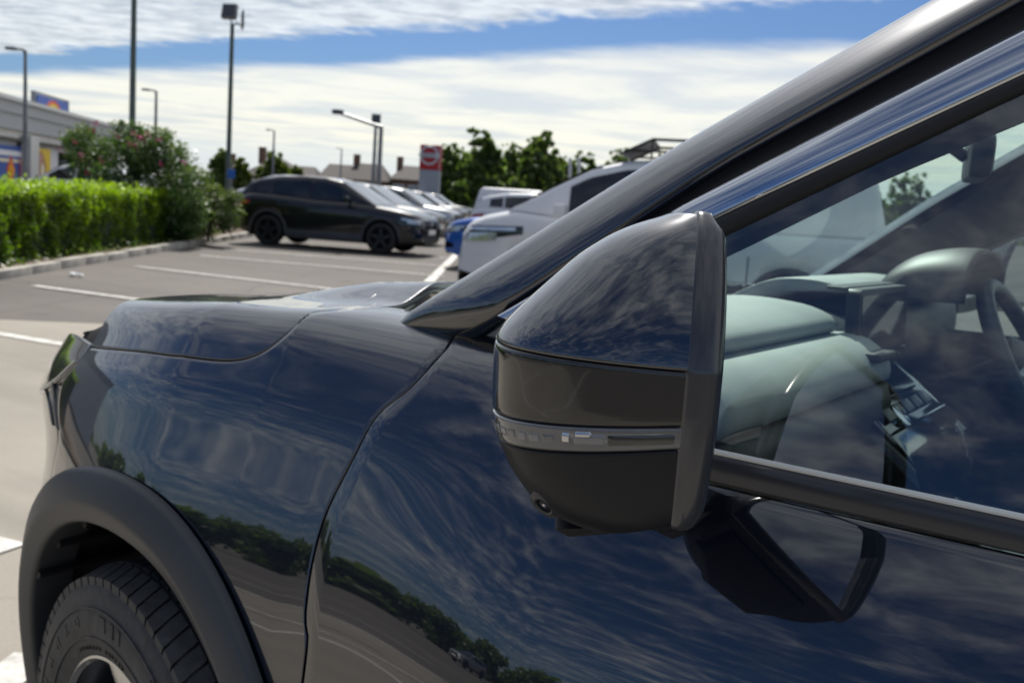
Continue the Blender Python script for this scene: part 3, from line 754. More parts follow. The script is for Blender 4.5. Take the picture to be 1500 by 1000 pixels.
# bezel
th_o = []
z_ = np.concatenate([np.linspace(zm0+.0005, zm1-.0004, 90)])
rimO = [Cm+e_o*a+np.array([0, 0, z]) for z, a in zip(z_, Az(z_))]; rimI = [Cm-e_o*a+np.array([0, 0, z]) for z, a in zip(z_[::-1], Az(z_[::-1]))]
loop = np.array(rimO+rimI); ctr = loop.mean(0)
inw = (ctr-loop); inw /= np.linalg.norm(inw, axis=1, keepdims=True)
ub = np.clip((loop[:, 2]-zm0)/(zm1-zm0)*2-1, -1, 1); dep = (.0195+.004*(1-np.abs(ub)**2.4)-.006*smooth(ub, .9, 1.0)-.003*smooth(-ub, .9, 1.0))[:, None]; fro = (.0045*(np.abs(ub)**3))[:, None]
def bz(k, inn, fz=0.0): return loop-e_f*(dep*k)+e_f*(fro*0+fz)+inw*inn
rows = [bz(0, .003, .004), bz(0, -.0012, .0002), bz(0, -.0022, -.0012), bz(.35, -.0022), bz(.62, -.0014), bz(.82, .0006), bz(.93, .003), bz(1.0, .0062), bz(.96, .009), bz(.2, .011)]
M['bezel'] = trim_plastic('satin_bezel', (.035, .037, .044), .22, 300, .03); M['bezel'].node_tree.nodes['Principled BSDF'].inputs['Coat Weight'].default_value = .6; M['bezel'].node_tree.nodes['Principled BSDF'].inputs['Coat Roughness'].default_value = .12
bez = mpart(grid('mirror_bezel', np.array(rows), M['bezel'], None, cv=True))
gl_ = loop-e_f*.008+inw*.0095
mpart(pyd('mirror_glass', gl_, [tuple(range(len(gl_)))], M['mirror'], None))
# side camera in the underside, pod beneath, foot to the door
pc = shell(np.array(zm0+.022), np.array(R(58)), -.0035); na = (e_f*.45+e_o*.70+np.array([0, 0, -.55])); na /= np.linalg.norm(na)
mb = MB(); mb.lathe([(.0, .004), (.0045, .0035), (.006, .002)], pc, na, 24); lensc = mpart(mb.build('camera_lens', M['lens_dark'], None, True))
mb = MB(); mb.lathe([(.0062, .001), (.0065, .0045), (.008, .0052), (.0125, .0035), (.0135, -.002), (.0135, -.012)], pc, na, 32); mpart(mb.build('camera_housing', M['trim_satin'], None, True))
mb = MB(); mb.lathe([(.0, .0046), (.0018, .0042), (.0021, .0035)], pc, na, 12); mb.build('camera_glass', M['led'], mir, True)
mb = MB()
thp = np.linspace(R(50), R(130), 20); zp = zm0+.001
top_ = shell(np.full(20, zm0+.004), thp, -.006); top2 = Cm+(top_-Cm)*np.array([.55, .55, 1.0])
mb.prism([(0, 0)], 0, 0, lambda a, b, d: (0, 0, 0)) if False else None
pod_o = [Cm+e_f*f_+e_o*o_ for f_, o_ in [(.012, .06), (.05, .072), (.085, .05), (.09, -.02), (.06, -.075), (.012, -.08)]]
V = [p+np.array([0, 0, zm0+.004-KS*((p-Cm)@e_f)]) for p in pod_o]+[Cm+(p-Cm)*.86+np.array([0, 0, zm0-.0035-KS*((p-Cm)@e_f)]) for p in pod_o]
mb.add(V, [tuple(range(6)), tuple(range(11, 5, -1))]+[(i, (i+1) % 6, 6+(i+1) % 6, 6+i) for i in range(6)])
mpart(mb.build('underside_pod', M['trim_dark'], None, bevel=.003))
mb = MB()
f0, f1 = .012, .095; o_ = -.075
ft = [Cm+e_f*f0+e_o*o_+[0, 0, zm0+.06], Cm+e_f*f1+e_o*o_+[0, 0, zm0+.04], Cm+e_f*f1+e_o*o_+[0, 0, zm0-.012], Cm+e_f*f0+e_o*o_+[0, 0, zm0+.018]]
bt = [np.array([-.46, .150, 1.075]), np.array([-.64, .150, 1.09]), np.array([-.64, .125, 1.03]), np.array([-.46, .12, 1.025])]
rows = [[a+(b-a)*t+np.array([0, 0, -.012*math.sin(math.pi*t)]) for a, b in zip(ft, bt)] for t in np.linspace(0, 1, 8)]
g_ = grid('mirror_foot', np.array(rows), M['band'], None, cv=True, smooth_=False); mpart(g_)
mir2 = copy_tree(mir, car)      # the same mirror on the driver's side
for ch in list(mir2.children):
    for q_ in [ch]+list(ch.children):
        me = q_.data.copy(); co = np.empty(len(me.vertices)*3); me.vertices.foreach_get('co', co); co = co.reshape(-1, 3); co[:, 1] = 2*HALF-co[:, 1]
        me.vertices.foreach_set('co', co.ravel()); me.flip_normals(); q_.data = me
# ---------------------------------------------------------------- cabin
def extr(name, prof, y0, y1, mat, parent=None, n=14, end=True, smooth_=True, bev=0):
    """(x,z) profile swept across the car, its ends drawn in"""
    prof = np.array(prof, float); P = []; c_ = prof.mean(0)
    for y_, k in [(y0, .0), (y0, .93), (y0+.012, 1)]+[(y0+.012+(y1-y0-.024)*t, 1) for t in np.linspace(.05, .95, n)]+[(y1-.012, 1), (y1, .93), (y1, .0)]:
        q = c_+(prof-c_)*k; P.append(np.stack([q[:, 0], np.full(len(q), y_), q[:, 1]], -1))
    return cpart(grid(name, np.array(P), mat, None, cv=True, smooth_=smooth_), parent)
def rs(P, n=40, closed=True):
    return spline(P, n)
pad = rs([(-.80, 1.06), (-.78, 1.105), (-.72, 1.135), (-.62, 1.154), (-.52, 1.152), (-.470, 1.138), (-.457, 1.124), (-.47, 1.112), (-.52, 1.10), (-.7, 1.06), (-.78, 1.04)], 46)
dash = extr('dashboard', pad, .19, .76, M['dash'])
roll = rs([(-.60, 1.09), (-.50, 1.108), (-.445, 1.112), (-.410, 1.100), (-.390, 1.080), (-.384, 1.062), (-.392, 1.046), (-.45, 1.04), (-.60, 1.05)], 40)
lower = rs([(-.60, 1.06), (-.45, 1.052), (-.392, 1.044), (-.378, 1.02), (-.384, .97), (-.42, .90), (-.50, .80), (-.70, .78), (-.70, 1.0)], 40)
extr('shaded_dash_face', lower, .165, .80, M['dash_dark'], dash)  # lower dash face made dark to paint in the shade below the roll
extr('dash_roll', roll, .165, .80, M['dash'], dash)
mid = rs([(-.98, 1.06), (-.85, 1.115), (-.66, 1.128), (-.55, 1.118), (-.50, 1.09), (-.47, 1.03), (-.5, .85), (-.8, .85)], 40)
extr('dash_centre', mid, .755, 1.08, M['dash_dark'], dash)
drv = rs([(-.80, 1.06), (-.76, 1.115), (-.68, 1.150), (-.58, 1.158), (-.50, 1.145), (-.47, 1.10), (-.48, 1.0), (-.55, .8), (-.75, .8)], 40)
extr('dash_driver_side', drv, 1.075, 1.66, M['dash_dark'], dash)
drt = rs([(-.80, 1.10), (-.76, 1.130), (-.68, 1.168), (-.60, 1.175), (-.55, 1.166), (-.54, 1.155), (-.62, 1.15), (-.74, 1.10)], 36)
extr('dash_top', drt, 1.04, 1.64, M['dash'], dash)  # pale pad over the dark body: sunlit dash top put into the colour
mb = MB(); mb.box((-.405, .70, 1.082), (-.379, .785, 1.094)); cpart(mb.build('air_vent', M['trim_dark'], None, bevel=.002), dash)
hood = rs([(-.54, 1.15), (-.52, 1.20), (-.48, 1.232), (-.42, 1.248), (-.375, 1.248), (-.368, 1.240), (-.42, 1.230), (-.47, 1.205), (-.50, 1.14)], 36)
P_h = []
for y_ in np.linspace(1.17, 1.55, 22):
    t = abs(y_-1.36)/.19; k = math.sqrt(max(0, 1-t**3.2)); q = hood.copy(); q[:, 1] = 1.13+(q[:, 1]-1.13)*(.18+.82*k); P_h.append(np.stack([q[:, 0], np.full(len(q), y_), q[:, 1]], -1))
cpart(grid('instrument_hood', np.array(P_h), M['dash_dark'], None, cv=True), dash)
# display: slab with rounded corners standing on the centre of the dashboard
def rrect(w, h, r, n=6):
    out = []
    for cx_, cy_, a0 in ((w-r, h-r, 0), (r, h-r, 90), (r, r, 180), (w-r, r, 270)):
        for k in range(n): a = R(a0+90*k/(n-1)); out.append((cx_+r*math.cos(a), cy_+r*math.sin(a)))
    return out
tilt = R(12)
def tabf(a, b, d): return (-.452-b*math.sin(tilt)*.35+d, .775+a, 1.052+b)
mb = MB(); mb.prism(rrect(.285, .128, .014), 0, .022, tabf); scr = cpart(mb.build('display', M['trim_dark'], None, bevel=.002))
mb = MB(); mb.prism(rrect(.265, .108, .008), .0222, .0232, lambda a, b, d: tabf(a+.01, b+.01, d)); mb.build('display_glass', M['lens_dark'], scr)
mb = MB(); mb.prism(rrect(.285, .006, .002), -.03, .0, lambda a, b, d: tabf(a, b+.124, d)); mb.build('display_hood', M['dash_dark'], scr)
stack = [(-.50, 1.06), (-.455, 1.052), (-.395, 1.01), (-.345, .972), (-.318, .945), (-.310, .90), (-.26, .85), (.25, .80), (.25, .60), (-.55, .60)]
cs = extr('centre_console', rs(stack, 40), .70, 1.06, M['gloss_black'])
mb = MB()
for (x0, z0, x1, z1, ya, yb2) in ((-.395, 1.012, -.385, 1.006, .74, 1.0), (-.352, .980, -.345, .975, .72, 1.04)): mb.tube([(x0, ya, z0+.002), (x0, yb2, z0+.002)], .0022, 8)
mb.build('chrome_strip', M['chrome'], cs)
for k in range(5):
    mb = MB(); y_ = .735+k*.055; mb.box((-.384, y_, .996), (-.362, y_+.045, 1.003), 0, Matrix.Translation((-.373, y_, 1.0)) @ Matrix.Rotation(R(40), 4, 'Y') @ Matrix.Translation((.373, -y_, -1.0)))
    mb.build('button', M['trim_satin'], cs, bevel=.002)
mb = MB(); mb.lathe([(.02, 0), (.019, .014), (.0, .015)], (-.372, .80, .985), (.65, 0, .76), 24); mb.build('rotary_knob', M['chrome'], cs, True)
mb = MB(); mb.tube([(-.05, .86, .84), (-.07, .86, .90), (-.075, .86, .945)], [.012, .012, .02], 12); mb.build('gear_selector', M['gloss_black'], cs, True)
# steering wheel
ax_s = Vector((.86, 0, .50)).normalized(); oc = Vector((-.27, 1.36, 1.02))
sw = bpy.data.objects.new('steering_wheel', None); COL.objects.link(sw); cadopt(sw)
bb = Vector((0, 1, 0)); ccx = ax_s.cross(bb)
ring = [[oc+(bb*math.cos(a)+ccx*math.sin(a))*(.182+.0165*math.cos(b))+ax_s*.0165*math.sin(b) for b in np.linspace(0, 2*math.pi, 14, endpoint=False)] for a in np.linspace(0, 2*math.pi, 64, endpoint=False)]
grid('wheel_rim', np.array([[list(v) for v in r_] for r_ in ring]), plain('leather', (.05, .05, .05), .45, var=.15, scale=60), sw, cu=True, cv=True)
mb = MB(); mb.lathe([(.0, .02), (.055, .016), (.075, .0), (.07, -.03)], oc, -ax_s*-1, 28); mb.build('airbag_cover', M['dash_dark'], sw, True)
for a in (0, 180, 270):
    d_ = bb*math.cos(R(a))+ccx*math.sin(R(a)); mb = MB(); mb.tube([oc+d_*.05, oc+d_*.12, oc+d_*.175], [.022, .016, .018], 8); mb.build('spoke', M['trim_satin'], sw, True)
mb = MB(); mb.tube([oc-ax_s*.02, oc-ax_s*.30], .05, 14); mb.build('steering_column', M['dash_dark'], sw, True)
for s_ in (-1, 1):
    mb = MB(); mb.tube([oc-ax_s*.07, oc-ax_s*.07+bb*s_*.10+Vector((0, 0, .02)), oc-ax_s*.065+bb*s_*.18+Vector((0, 0, .03))], [.009, .008, .010], 8); mb.build('stalk', M['dash_dark'], sw, True)
# rear-view mirror on the windscreen
rv = bpy.data.objects.new('rear_view_mirror', None); COL.objects.link(rv); cadopt(rv)
p0 = hit(1432, 232, (0, 1, 0), (0, .90, 0))
mb = MB(); mb.prism([(x-.11, y-.034) for x, y in rrect(.22, .068, .026)], -.016, .016, lambda a, b, d: (p0[0]+d-a*.25, p0[1]+a, p0[2]+b)); mb.build('mirror_shell', M['dash_dark'], rv, bevel=.008)
mb = MB(); mb.prism([(x-.098, y-.028) for x, y in rrect(.196, .056, .022)], .0162, .0172, lambda a, b, d: (p0[0]+d-a*.25, p0[1]+a, p0[2]+b)); mb.build('mirror_glass', M['mirror'], rv)
mb = MB(); mb.tube([(p0[0]-.016, p0[1], p0[2]+.0), (p0[0]-.06, p0[1], p0[2]+.03), (p0[0]-.16, p0[1], p0[2]+.055)], [.01, .01, .012], 8); mb.box((p0[0]-.23, p0[1]-.05, p0[2]+.02), (p0[0]-.13, p0[1]+.05, p0[2]+.075)); mb.build('sensor_housing', M['dash_dark'], rv, bevel=.01)
# inner pillar covers
ia = [hit(1051, 384, GN, (0, GY+.055, GZ)), hit(1300, 262, GN, (0, GY+.055, GZ)), hit(1500, 180, GN, (0, GY+.055, GZ))]; di = (ia[2]-ia[1])/np.linalg.norm(ia[2]-ia[1])
ia = [ia[0]-di*.05]+ia
iae = line3(extend(ia, di, 0, 1.62), 50); ube = line3([upE[0]-np.array([.05, -.03, .02])]+list(upE[4:]), 50); ube = ube+np.array([.03, .03, -.035])
rows = [slBe[np.linspace(0, len(slBe)-1, 50).astype(int)]+np.array([0, .02, .015])]
for t in np.linspace(0, 1, 9): rows.append(iae+(ube-iae)*t+np.array([.25, .9, -.3])*.022*math.sin(math.pi*min(1, t*1.0)))
ip = cpart(grid('pillar_cover', np.array(rows), M['dash_dark'], None)); mirror_copy(ip, 'pillar_cover')
# front seats
for y_ in (.48, 1.36):
    st_ = bpy.data.objects.new('front_seat', None); COL.objects.link(st_); cadopt(st_)
    mb = MB(); mb.box((.15, y_-.24, .42), (.70, y_+.24, .60)); mb.build('seat_base', M['dash_dark'], st_, bevel=.05, seg=3)
    mb = MB(); Mx = Matrix.Translation((.70, y_, .55)) @ Matrix.Rotation(R(18), 4, 'Y'); mb.box((-.06, -.24, 0), (.09, .24, .62), 0, Mx); bk = mb.build('backrest', M['dash_dark'], st_, bevel=.05, seg=3)
    mb = MB(); mb.box((-.04, -.13, .68), (.07, .13, .86), 0, Mx); mb.build('headrest', M['dash_dark'], st_, bevel=.04, seg=3)
# ================================================================== ground, kerb, markings
def rough_ground(name, c0, c1, c2, spk, sc=1.0, crack=.55):
    m = Mt(name); m.set(Roughness=.88, Specular_IOR_Level=.35)
    a = m.noise(.23*sc, 6, .6); b = m.noise(2.1, 5, .6); c = m.noise(160, 3, .7)
    base = m.ramp(a, (.34, c0), (.55, c1), (.72, c2)); base = m.mix(m.ramp(b, (.35, 0.0), (.75, .45)), base, c0)
    sp_ = m.ramp(c, (.30, (spk,)*3), (.5, (1, 1, 1)), (.72, (1.0, 1.0, 1.0)), (.86, (1.5, 1.48, 1.42)))
    base = m.mix(.8, base, sp_, 'MULTIPLY')
    # drips of oil and long tyre smears
    vo = m.n('ShaderNodeTexVoronoi'); vo.inputs['Scale'].default_value = .9; tco = m.n('ShaderNodeTexCoord'); m.l(tco.outputs['Object'], vo.inputs['Vector']); 
    base = m.mix(m.ramp(vo.outputs['Distance'], (.05, .45), (.17, .0)), base, (.05, .045, .04))
    mpt = m.n('ShaderNodeMapping'); mpt.inputs['Rotation'].default_value = (0, 0, R(-58)); mpt.inputs['Scale'].default_value = (.12, 2.2, 1); m.l(tco.outputs['Object'], mpt.inputs[0])
    nt_ = m.n('ShaderNodeTexNoise'); nt_.inputs['Scale'].default_value = 1.0; nt_.inputs['Detail'].default_value = 5; m.l(mpt.outputs[0], nt_.inputs['Vector'])
    base = m.mix(m.ramp(nt_.outputs[0], (.52, .0), (.72, .32)), base, (.075, .068, .06))
    # tar lines and cracks
    tcn = m.n('ShaderNodeTexCoord'); wv = m.n('ShaderNodeTexVoronoi', feature='DISTANCE_TO_EDGE'); wv.inputs['Scale'].default_value = .28
    mxv = m.n('ShaderNodeMix', data_type='VECTOR'); nz = m.n('ShaderNodeTexNoise'); nz.inputs['Scale'].default_value = 1.3; nz.inputs['Detail'].default_value = 5
    m.l(tcn.outputs['Object'], nz.inputs['Vector']); mxv.inputs[0].default_value = .25; m.l(tcn.outputs['Object'], mxv.inputs[4]); m.l(nz.outputs[1], mxv.inputs[5]); m.l(mxv.outputs[1], wv.inputs['Vector'])
    base = m.mix(m.ramp(wv.outputs['Distance'], (.0, crack), (.004, .0)), base, (.03, .028, .026))
    m.base(base); m.bump(c, .35, .004); return m.m
M['asphalt'] = rough_ground('old_asphalt', (.105, .096, .088), (.138, .126, .115), (.175, .160, .145), .5)
M['lane'] = rough_ground('worn_concrete', (.245, .225, .193), (.305, .28, .24), (.36, .33, .285), .6, 1.6, .12)
def sheet(name, P, z, mat, kind='structure'):
    o = pyd(name, [(x, y, z) for x, y in P], [tuple(range(len(P)))], mat); o['kind'] = kind; return o
sheet('ground', [(-1500, -1500), (1500, -1500), (1500, 1500), (-1500, 1500)], -.012, M['asphalt'])
B0, B1 = gnd(0, 467), gnd(175, 474); bd = (B1-B0)[:2]; bd /= np.linalg.norm(bd); bn = np.array([-bd[1], bd[0]])
if bn[1] > 0: bn = -bn
qa = B0[:2]-bd*6; qb = B0[:2]+bd*40
sheet('driveway', [qa, qb, qb+bn*11.5, qa+bn*11.5], -.006, M['lane'])
white = Mt('road_paint'); white.set(Roughness=.75); wn = white.noise(9, 6, .7); wn2 = white.noise(120, 3, .7)
white.base(white.mix(white.ramp(wn, (.42, .0), (.62, .75)), (.62, .61, .58), (.27, .26, .24))); white.bump(wn2, .3, .002); M['paint'] = white.m
def stripe(pa, pb, w, name='bay_marking', z=.0):
    pa, pb = np.array(pa[:2]), np.array(pb[:2]); d = pb-pa; d /= np.linalg.norm(d); n = np.array([-d[1], d[0]])*w/2
    return sheet(name, [pa-n, pb-n, pb+n, pa+n], z, M['paint'])
g0, g1, g2, g3 = gnd(50, 418), gnd(205, 440), gnd(200, 390), gnd(520, 427)
dd = (gnd(520, 427)-gnd(200, 390)); dd /= np.linalg.norm(dd)
stripe(g0, g0+dd*5.0, .11); stripe(g2, g3, .11)
stripe(gnd(292, 374), gnd(650, 404), .11); stripe(gnd(330, 365), gnd(660, 390), .11); stripe(gnd(425, 361), gnd(655, 378), .11)
stripe(gnd(618, 423), gnd(672, 369), .16, 'edge_marking')
lm = gnd(0, 488); stripe(lm-dd*2.0, gnd(83, 504)+dd*9.0, .12)
stripe(gnd(-60, 782), gnd(18, 803)+dd*.0, .12); s5 = gnd(-40, 1005); stripe(gnd(-60, 1040), gnd(52, 958), .12)
# markings behind the viewer, seen only as reflections
for k in range(5):
    o_ = np.array([-2.6-2.6*k, -3.2-.1*k, 0]); stripe(o_, o_+np.array([1.6, -4.6, 0]), .12)
stripe((-14, -2.9), (6, -3.1), .12, 'edge_marking')
# kerb
K = [gnd(0, 409), gnd(120, 386), gnd(240, 368), gnd(350, 347)]
kd = (K[2]-K[0])[:2]; kd /= np.linalg.norm(kd); kl = np.array([-kd[1], kd[0]])      # kl: away from the car park
if kl[0] > 0: kl = -kl
M['kerb'] = plain('kerb_concrete', (.36, .34, .31), .9, var=.3, scale=5)
kerb = tag(empty('kerb', (*K[0][:2], 0)), 'low concrete kerb edging the planted strip beneath the hedge', 'kerb')
kst = None
for k in range(-7, 40):
    a = K[0][:2]+kd*(k*.92); 
    if kst is None:
        mb = MB(); mb.box((0, 0, -.15), (.905, .13, .11)); kst = mb.build('kerb_stone', M['kerb'], kerb, bevel=.02)
        o = kst
    else:
        o = kst.copy(); COL.objects.link(o); o.parent = kerb
    o.location = (a[0]-K[0][0], a[1]-K[0][1], random.uniform(-.012, .012)); o.rotation_euler = (random.uniform(-.02, .02), 0, math.atan2(kd[1], kd[0])+random.uniform(-.01, .01))
soil = Mt('soil'); soil.set(Roughness=1.0); sn = soil.noise(3, 6, .7); soil.base(soil.ramp(sn, (.3, (.06, .045, .03)), (.6, (.14, .10, .07)), (.8, (.20, .17, .12)))); soil.bump(sn, .6, .05)
s0_ = K[0][:2]-kd*6.4+kl*.10; s1_ = K[0][:2]+kd*30+kl*.10
sheet('planting_bed', [s0_, s1_, s1_+kl*3.2, s0_+kl*3.2], .07, soil.m)
# ------------------------------------------------------------------ foliage
def leafmat(name, cols, trans=.35, rough=.45):
    m = Mt(name); t = m.t
    oi = m.n('ShaderNodeAttribute', attribute_name='tone'); c = m.ramp(oi.outputs['Fac'], *[(i/(len(cols)-1), c_) for i, c_ in enumerate(cols)])
    m.base(c); m.set(Roughness=rough)
    tl = m.n('ShaderNodeBsdfTranslucent'); br = m.mix(1.0, c, (1.5, 1.7, .7), 'MULTIPLY'); m.l(br, tl.inputs[0])
    mx = m.n('ShaderNodeMixShader'); mx.inputs[0].default_value = trans; m.l(m.b.outputs[0], mx.inputs[1]); m.l(tl.outputs[0], mx.inputs[2]); m.l(mx.outputs[0], t.nodes['Material Output'].inputs['Surface'])
    return m.m
def leaves(name, P, size, mat, parent=None, nrm=None, asp=.5, seed=1, tone=None, jit=.9):
    """one mesh of many small leaf quads centred on P"""
    r = np.random.default_rng(seed); n = len(P); d = r.normal(size=(n, 3)); 
    if nrm is not None: d = nrm+d*jit
    d /= np.linalg.norm(d, axis=1, keepdims=True); t = np.cross(d, r.normal(size=(n, 3))); t /= np.linalg.norm(t, axis=1, keepdims=True); b = np.cross(d, t)
    s = (size*r.uniform(.6, 1.3, n))[:, None]; fold = d*s*.18
    V = np.stack([P-t*s, P+b*s*asp+fold, P+t*s, P-b*s*asp+fold], 1).reshape(-1, 3)
    me = bpy.data.meshes.new(name); me.vertices.add(4*n); me.vertices.foreach_set('co', V.ravel().astype(np.float32))
    me.loops.add(4*n); me.loops.foreach_set('vertex_index', np.arange(4*n, dtype=np.int32)); me.polygons.add(n)
    me.polygons.foreach_set('loop_start', np.arange(0, 4*n, 4, dtype=np.int32)); me.polygons.foreach_set('loop_total', np.full(n, 4, np.int32))
    at = me.attributes.new('tone', 'FLOAT', 'FACE'); tn_ = r.uniform(0, 1, n) if tone is None else np.clip(tone+r.normal(0, .16, n), 0, 1); at.data.foreach_set('value', tn_.astype(np.float32))
    me.update(calc_edges=True); me.validate(); o = link(name, me, parent, mat)
    return o
def clumps(centres, n, seed=1, shell=.55):
    r = np.random.default_rng(seed); c = np.array(centres, float); w = c[:, 3]**2; k = r.choice(len(c), n, p=w/w.sum()); d = r.normal(size=(n, 3)); d /= np.linalg.norm(d, axis=1, keepdims=True)
    rad = c[k, 3]*(shell+(1-shell)*r.random(n))*(1+.25*np.sin(7*d[:, 0]+k)*np.sin(6*d[:, 2]+2*k)); return c[k, :3]+d*rad[:, None]*np.array([1, 1, .85]), d, k
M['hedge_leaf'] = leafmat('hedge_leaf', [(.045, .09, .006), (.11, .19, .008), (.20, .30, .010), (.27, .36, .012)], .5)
M['hedge_core'] = plain('hedge_core', (.012, .022, .006), .9)
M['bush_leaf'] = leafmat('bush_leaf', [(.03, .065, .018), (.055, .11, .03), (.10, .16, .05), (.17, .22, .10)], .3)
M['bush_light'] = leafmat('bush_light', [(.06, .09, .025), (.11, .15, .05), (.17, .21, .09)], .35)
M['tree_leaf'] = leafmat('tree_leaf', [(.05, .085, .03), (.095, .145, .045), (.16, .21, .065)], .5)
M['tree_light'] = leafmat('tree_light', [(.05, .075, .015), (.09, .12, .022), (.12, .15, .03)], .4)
M['bark'] = plain('bark', (.09, .07, .05), .9, var=.4, scale=6)
M['flower'] = plain('magenta_petals', (.50, .03, .17), .6, var=.35, scale=30)
# clipped hedge along the kerb
Hs, He = K[0][:2]-kd*5.5+kl*.45, K[2][:2]+kd*3.6+kl*.45
hl = np.linalg.norm(He-Hs); ztop = 1.273-.02
pt_ = far(0, 268, (gnd(0, 408)-CP)@_f+.5); ztop = pt_[2]-.06
hedge = tag(empty('hedge', (*((Hs+He)/2+kl*.6), .07)), 'clipped bright green hedge growing in a long row behind the kerb', 'hedge')
ho = Vector((*((Hs+He)/2+kl*.6), .07))
def hput(o): o.parent = hedge; o.matrix_parent_inverse = Matrix.Translation(-ho); return o
def hw(a, b, z): return np.array([*(Hs+kd*a+kl*b), z])
mb = MB(); V = [hw(a, b, z) for z in (.05, ztop-.10) for a, b in ((.1, .10), (hl-.12, .10), (hl-.12, 1.1), (.1, 1.1))]; mb.add(V, [(3, 2, 1, 0), (4, 5, 6, 7), (0, 1, 5, 4), (1, 2, 6, 5), (2, 3, 7, 6), (3, 0, 4, 7)])
hput(mb.build('hedge_core', M['hedge_core'], None))
r = np.random.default_rng(5); n = 52000
# more leaves on the stretch in view than on the stretch behind the viewer
a = r.uniform(0, hl, n); face = r.random(n); z = r.uniform(.06, ztop, n)**1.0; dep = np.abs(r.normal(0, .07, n))
_gn = np.random.default_rng(17).random((64, 16))
def vn(u, v):
    u = np.asarray(u)*1.0; v = np.asarray(v)*1.0; i, j = np.floor(u).astype(int), np.floor(v).astype(int); fu, fv = u-i, v-j; fu, fv = fu*fu*(3-2*fu), fv*fv*(3-2*fv); g_ = lambda p_, q_: _gn[p_ % 64, q_ % 16]
    return (g_(i, j)*(1-fu)+g_(i+1, j)*fu)*(1-fv)+(g_(i, j+1)*(1-fu)+g_(i+1, j+1)*fu)*fv-.5
bump_ = .16*vn(a*2.3, z*2.6)+.11*vn(a*6.1+9, z*6.3+4)+.02
keep = (vn(a*5.3+31, z*5.0+7) > -.30) | (r.random(n) < .5); dep = dep+np.where(keep, 0, .10)
P = np.stack([hw(ai, bi, zi) for ai, bi, zi in zip(a, dep+bump_, z)]); nr = np.tile(np.array([*(-kl), .2]), (n, 1))
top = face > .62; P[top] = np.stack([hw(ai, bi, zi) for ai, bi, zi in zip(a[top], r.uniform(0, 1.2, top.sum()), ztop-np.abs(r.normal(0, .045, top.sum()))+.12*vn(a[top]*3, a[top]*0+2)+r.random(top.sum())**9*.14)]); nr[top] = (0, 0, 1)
end = face < .06; P[end] = np.stack([hw(ai, bi, zi) for ai, bi, zi in zip(hl-np.abs(r.normal(0, .07, end.sum()))+.08*np.sin(z[end]*9), r.uniform(0, 1.1, end.sum()), z[end])]); nr[end] = np.array([*kd, .2])
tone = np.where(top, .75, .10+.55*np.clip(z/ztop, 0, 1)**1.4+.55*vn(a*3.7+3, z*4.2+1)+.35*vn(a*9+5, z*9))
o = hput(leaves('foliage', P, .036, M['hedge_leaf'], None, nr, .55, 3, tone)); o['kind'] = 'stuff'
def trunk(mb, p, h, r0, n=5, lean=.1, seed=0, limbs=5, spread=1.0):
    q = random.Random(seed); top_ = Vector((p[0]+q.uniform(-lean, lean)*h, p[1]+q.uniform(-lean, lean)*h, p[2]+h)); mid_ = Vector(p).lerp(top_, .5)+Vector((q.uniform(-.05, .05)*h, 0, 0))
    mb.tube([p, mid_, top_], [r0, r0*.7, r0*.3], 8)
    for k in range(limbs):
        t = q.uniform(.35, .95); b = Vector(p).lerp(top_, t); a_ = q.uniform(0, 6.28); e = b+Vector((math.cos(a_), math.sin(a_), q.uniform(.5, 1.2)))*spread*q.uniform(.6, 1.1)
        mb.tube([b, b.lerp(e, .5)+Vector((0, 0, .06*h)), e], [r0*.4, r0*.25, r0*.08], 6)
def plant(name, label, cat, p, cl, n, size, mat, group=None, th=None, tr=.1, limbs=6, spread=1.0, seed=1, asp=.5, shell=.5, sun_tone=True):
    e = tag(empty(name, p), label, cat, group); cl = np.array(cl, float)
    P, d, k = clumps(cl, n, seed, shell); rr = np.random.default_rng(seed+9); ct = rr.uniform(-.2, .2, len(cl))
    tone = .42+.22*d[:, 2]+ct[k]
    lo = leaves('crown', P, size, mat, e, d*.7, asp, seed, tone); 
    mb = MB(); trunk(mb, (0, 0, 0), th or cl[:, 2].max()*.8, tr, seed=seed, limbs=limbs, spread=spread); mb.build('trunk', M['bark'], e, True)
    return e
# flowering shrub beyond the hedge, and the paler shrub that spills towards the kerb
db = (gnd(240, 366)-CP)@_f+1.6
pb = far(210, 300, db); pb = np.array([pb[0], pb[1], .07]); sc_ = db/F
def at_px(px, py, d=None): return far(px, py, db if d is None else d)
cl = []
for px, py, rp in [(118, 205, 30), (150, 222, 36), (130, 245, 34), (185, 215, 34), (200, 195, 22), (232, 205, 26), (175, 185, 14), (215, 240, 42), (255, 230, 34), (262, 262, 40), (165, 262, 38), (285, 262, 28), (150, 285, 36), (230, 285, 45), (205, 225, 40), (245, 200, 15), (275, 300, 34), (130, 196, 16), (100, 208, 14), (108, 232, 18), (262, 300, 36), (285, 310, 30), (255, 330, 30), (275, 335, 26), (240, 310, 40)]:
    p = at_px(px, py, db+random.uniform(-.5, .6)); cl.append((*(p-pb), rp*sc_*.9))
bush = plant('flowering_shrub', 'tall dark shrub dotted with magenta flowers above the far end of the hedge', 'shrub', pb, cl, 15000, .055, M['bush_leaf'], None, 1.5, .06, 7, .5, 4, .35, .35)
fl = MB()
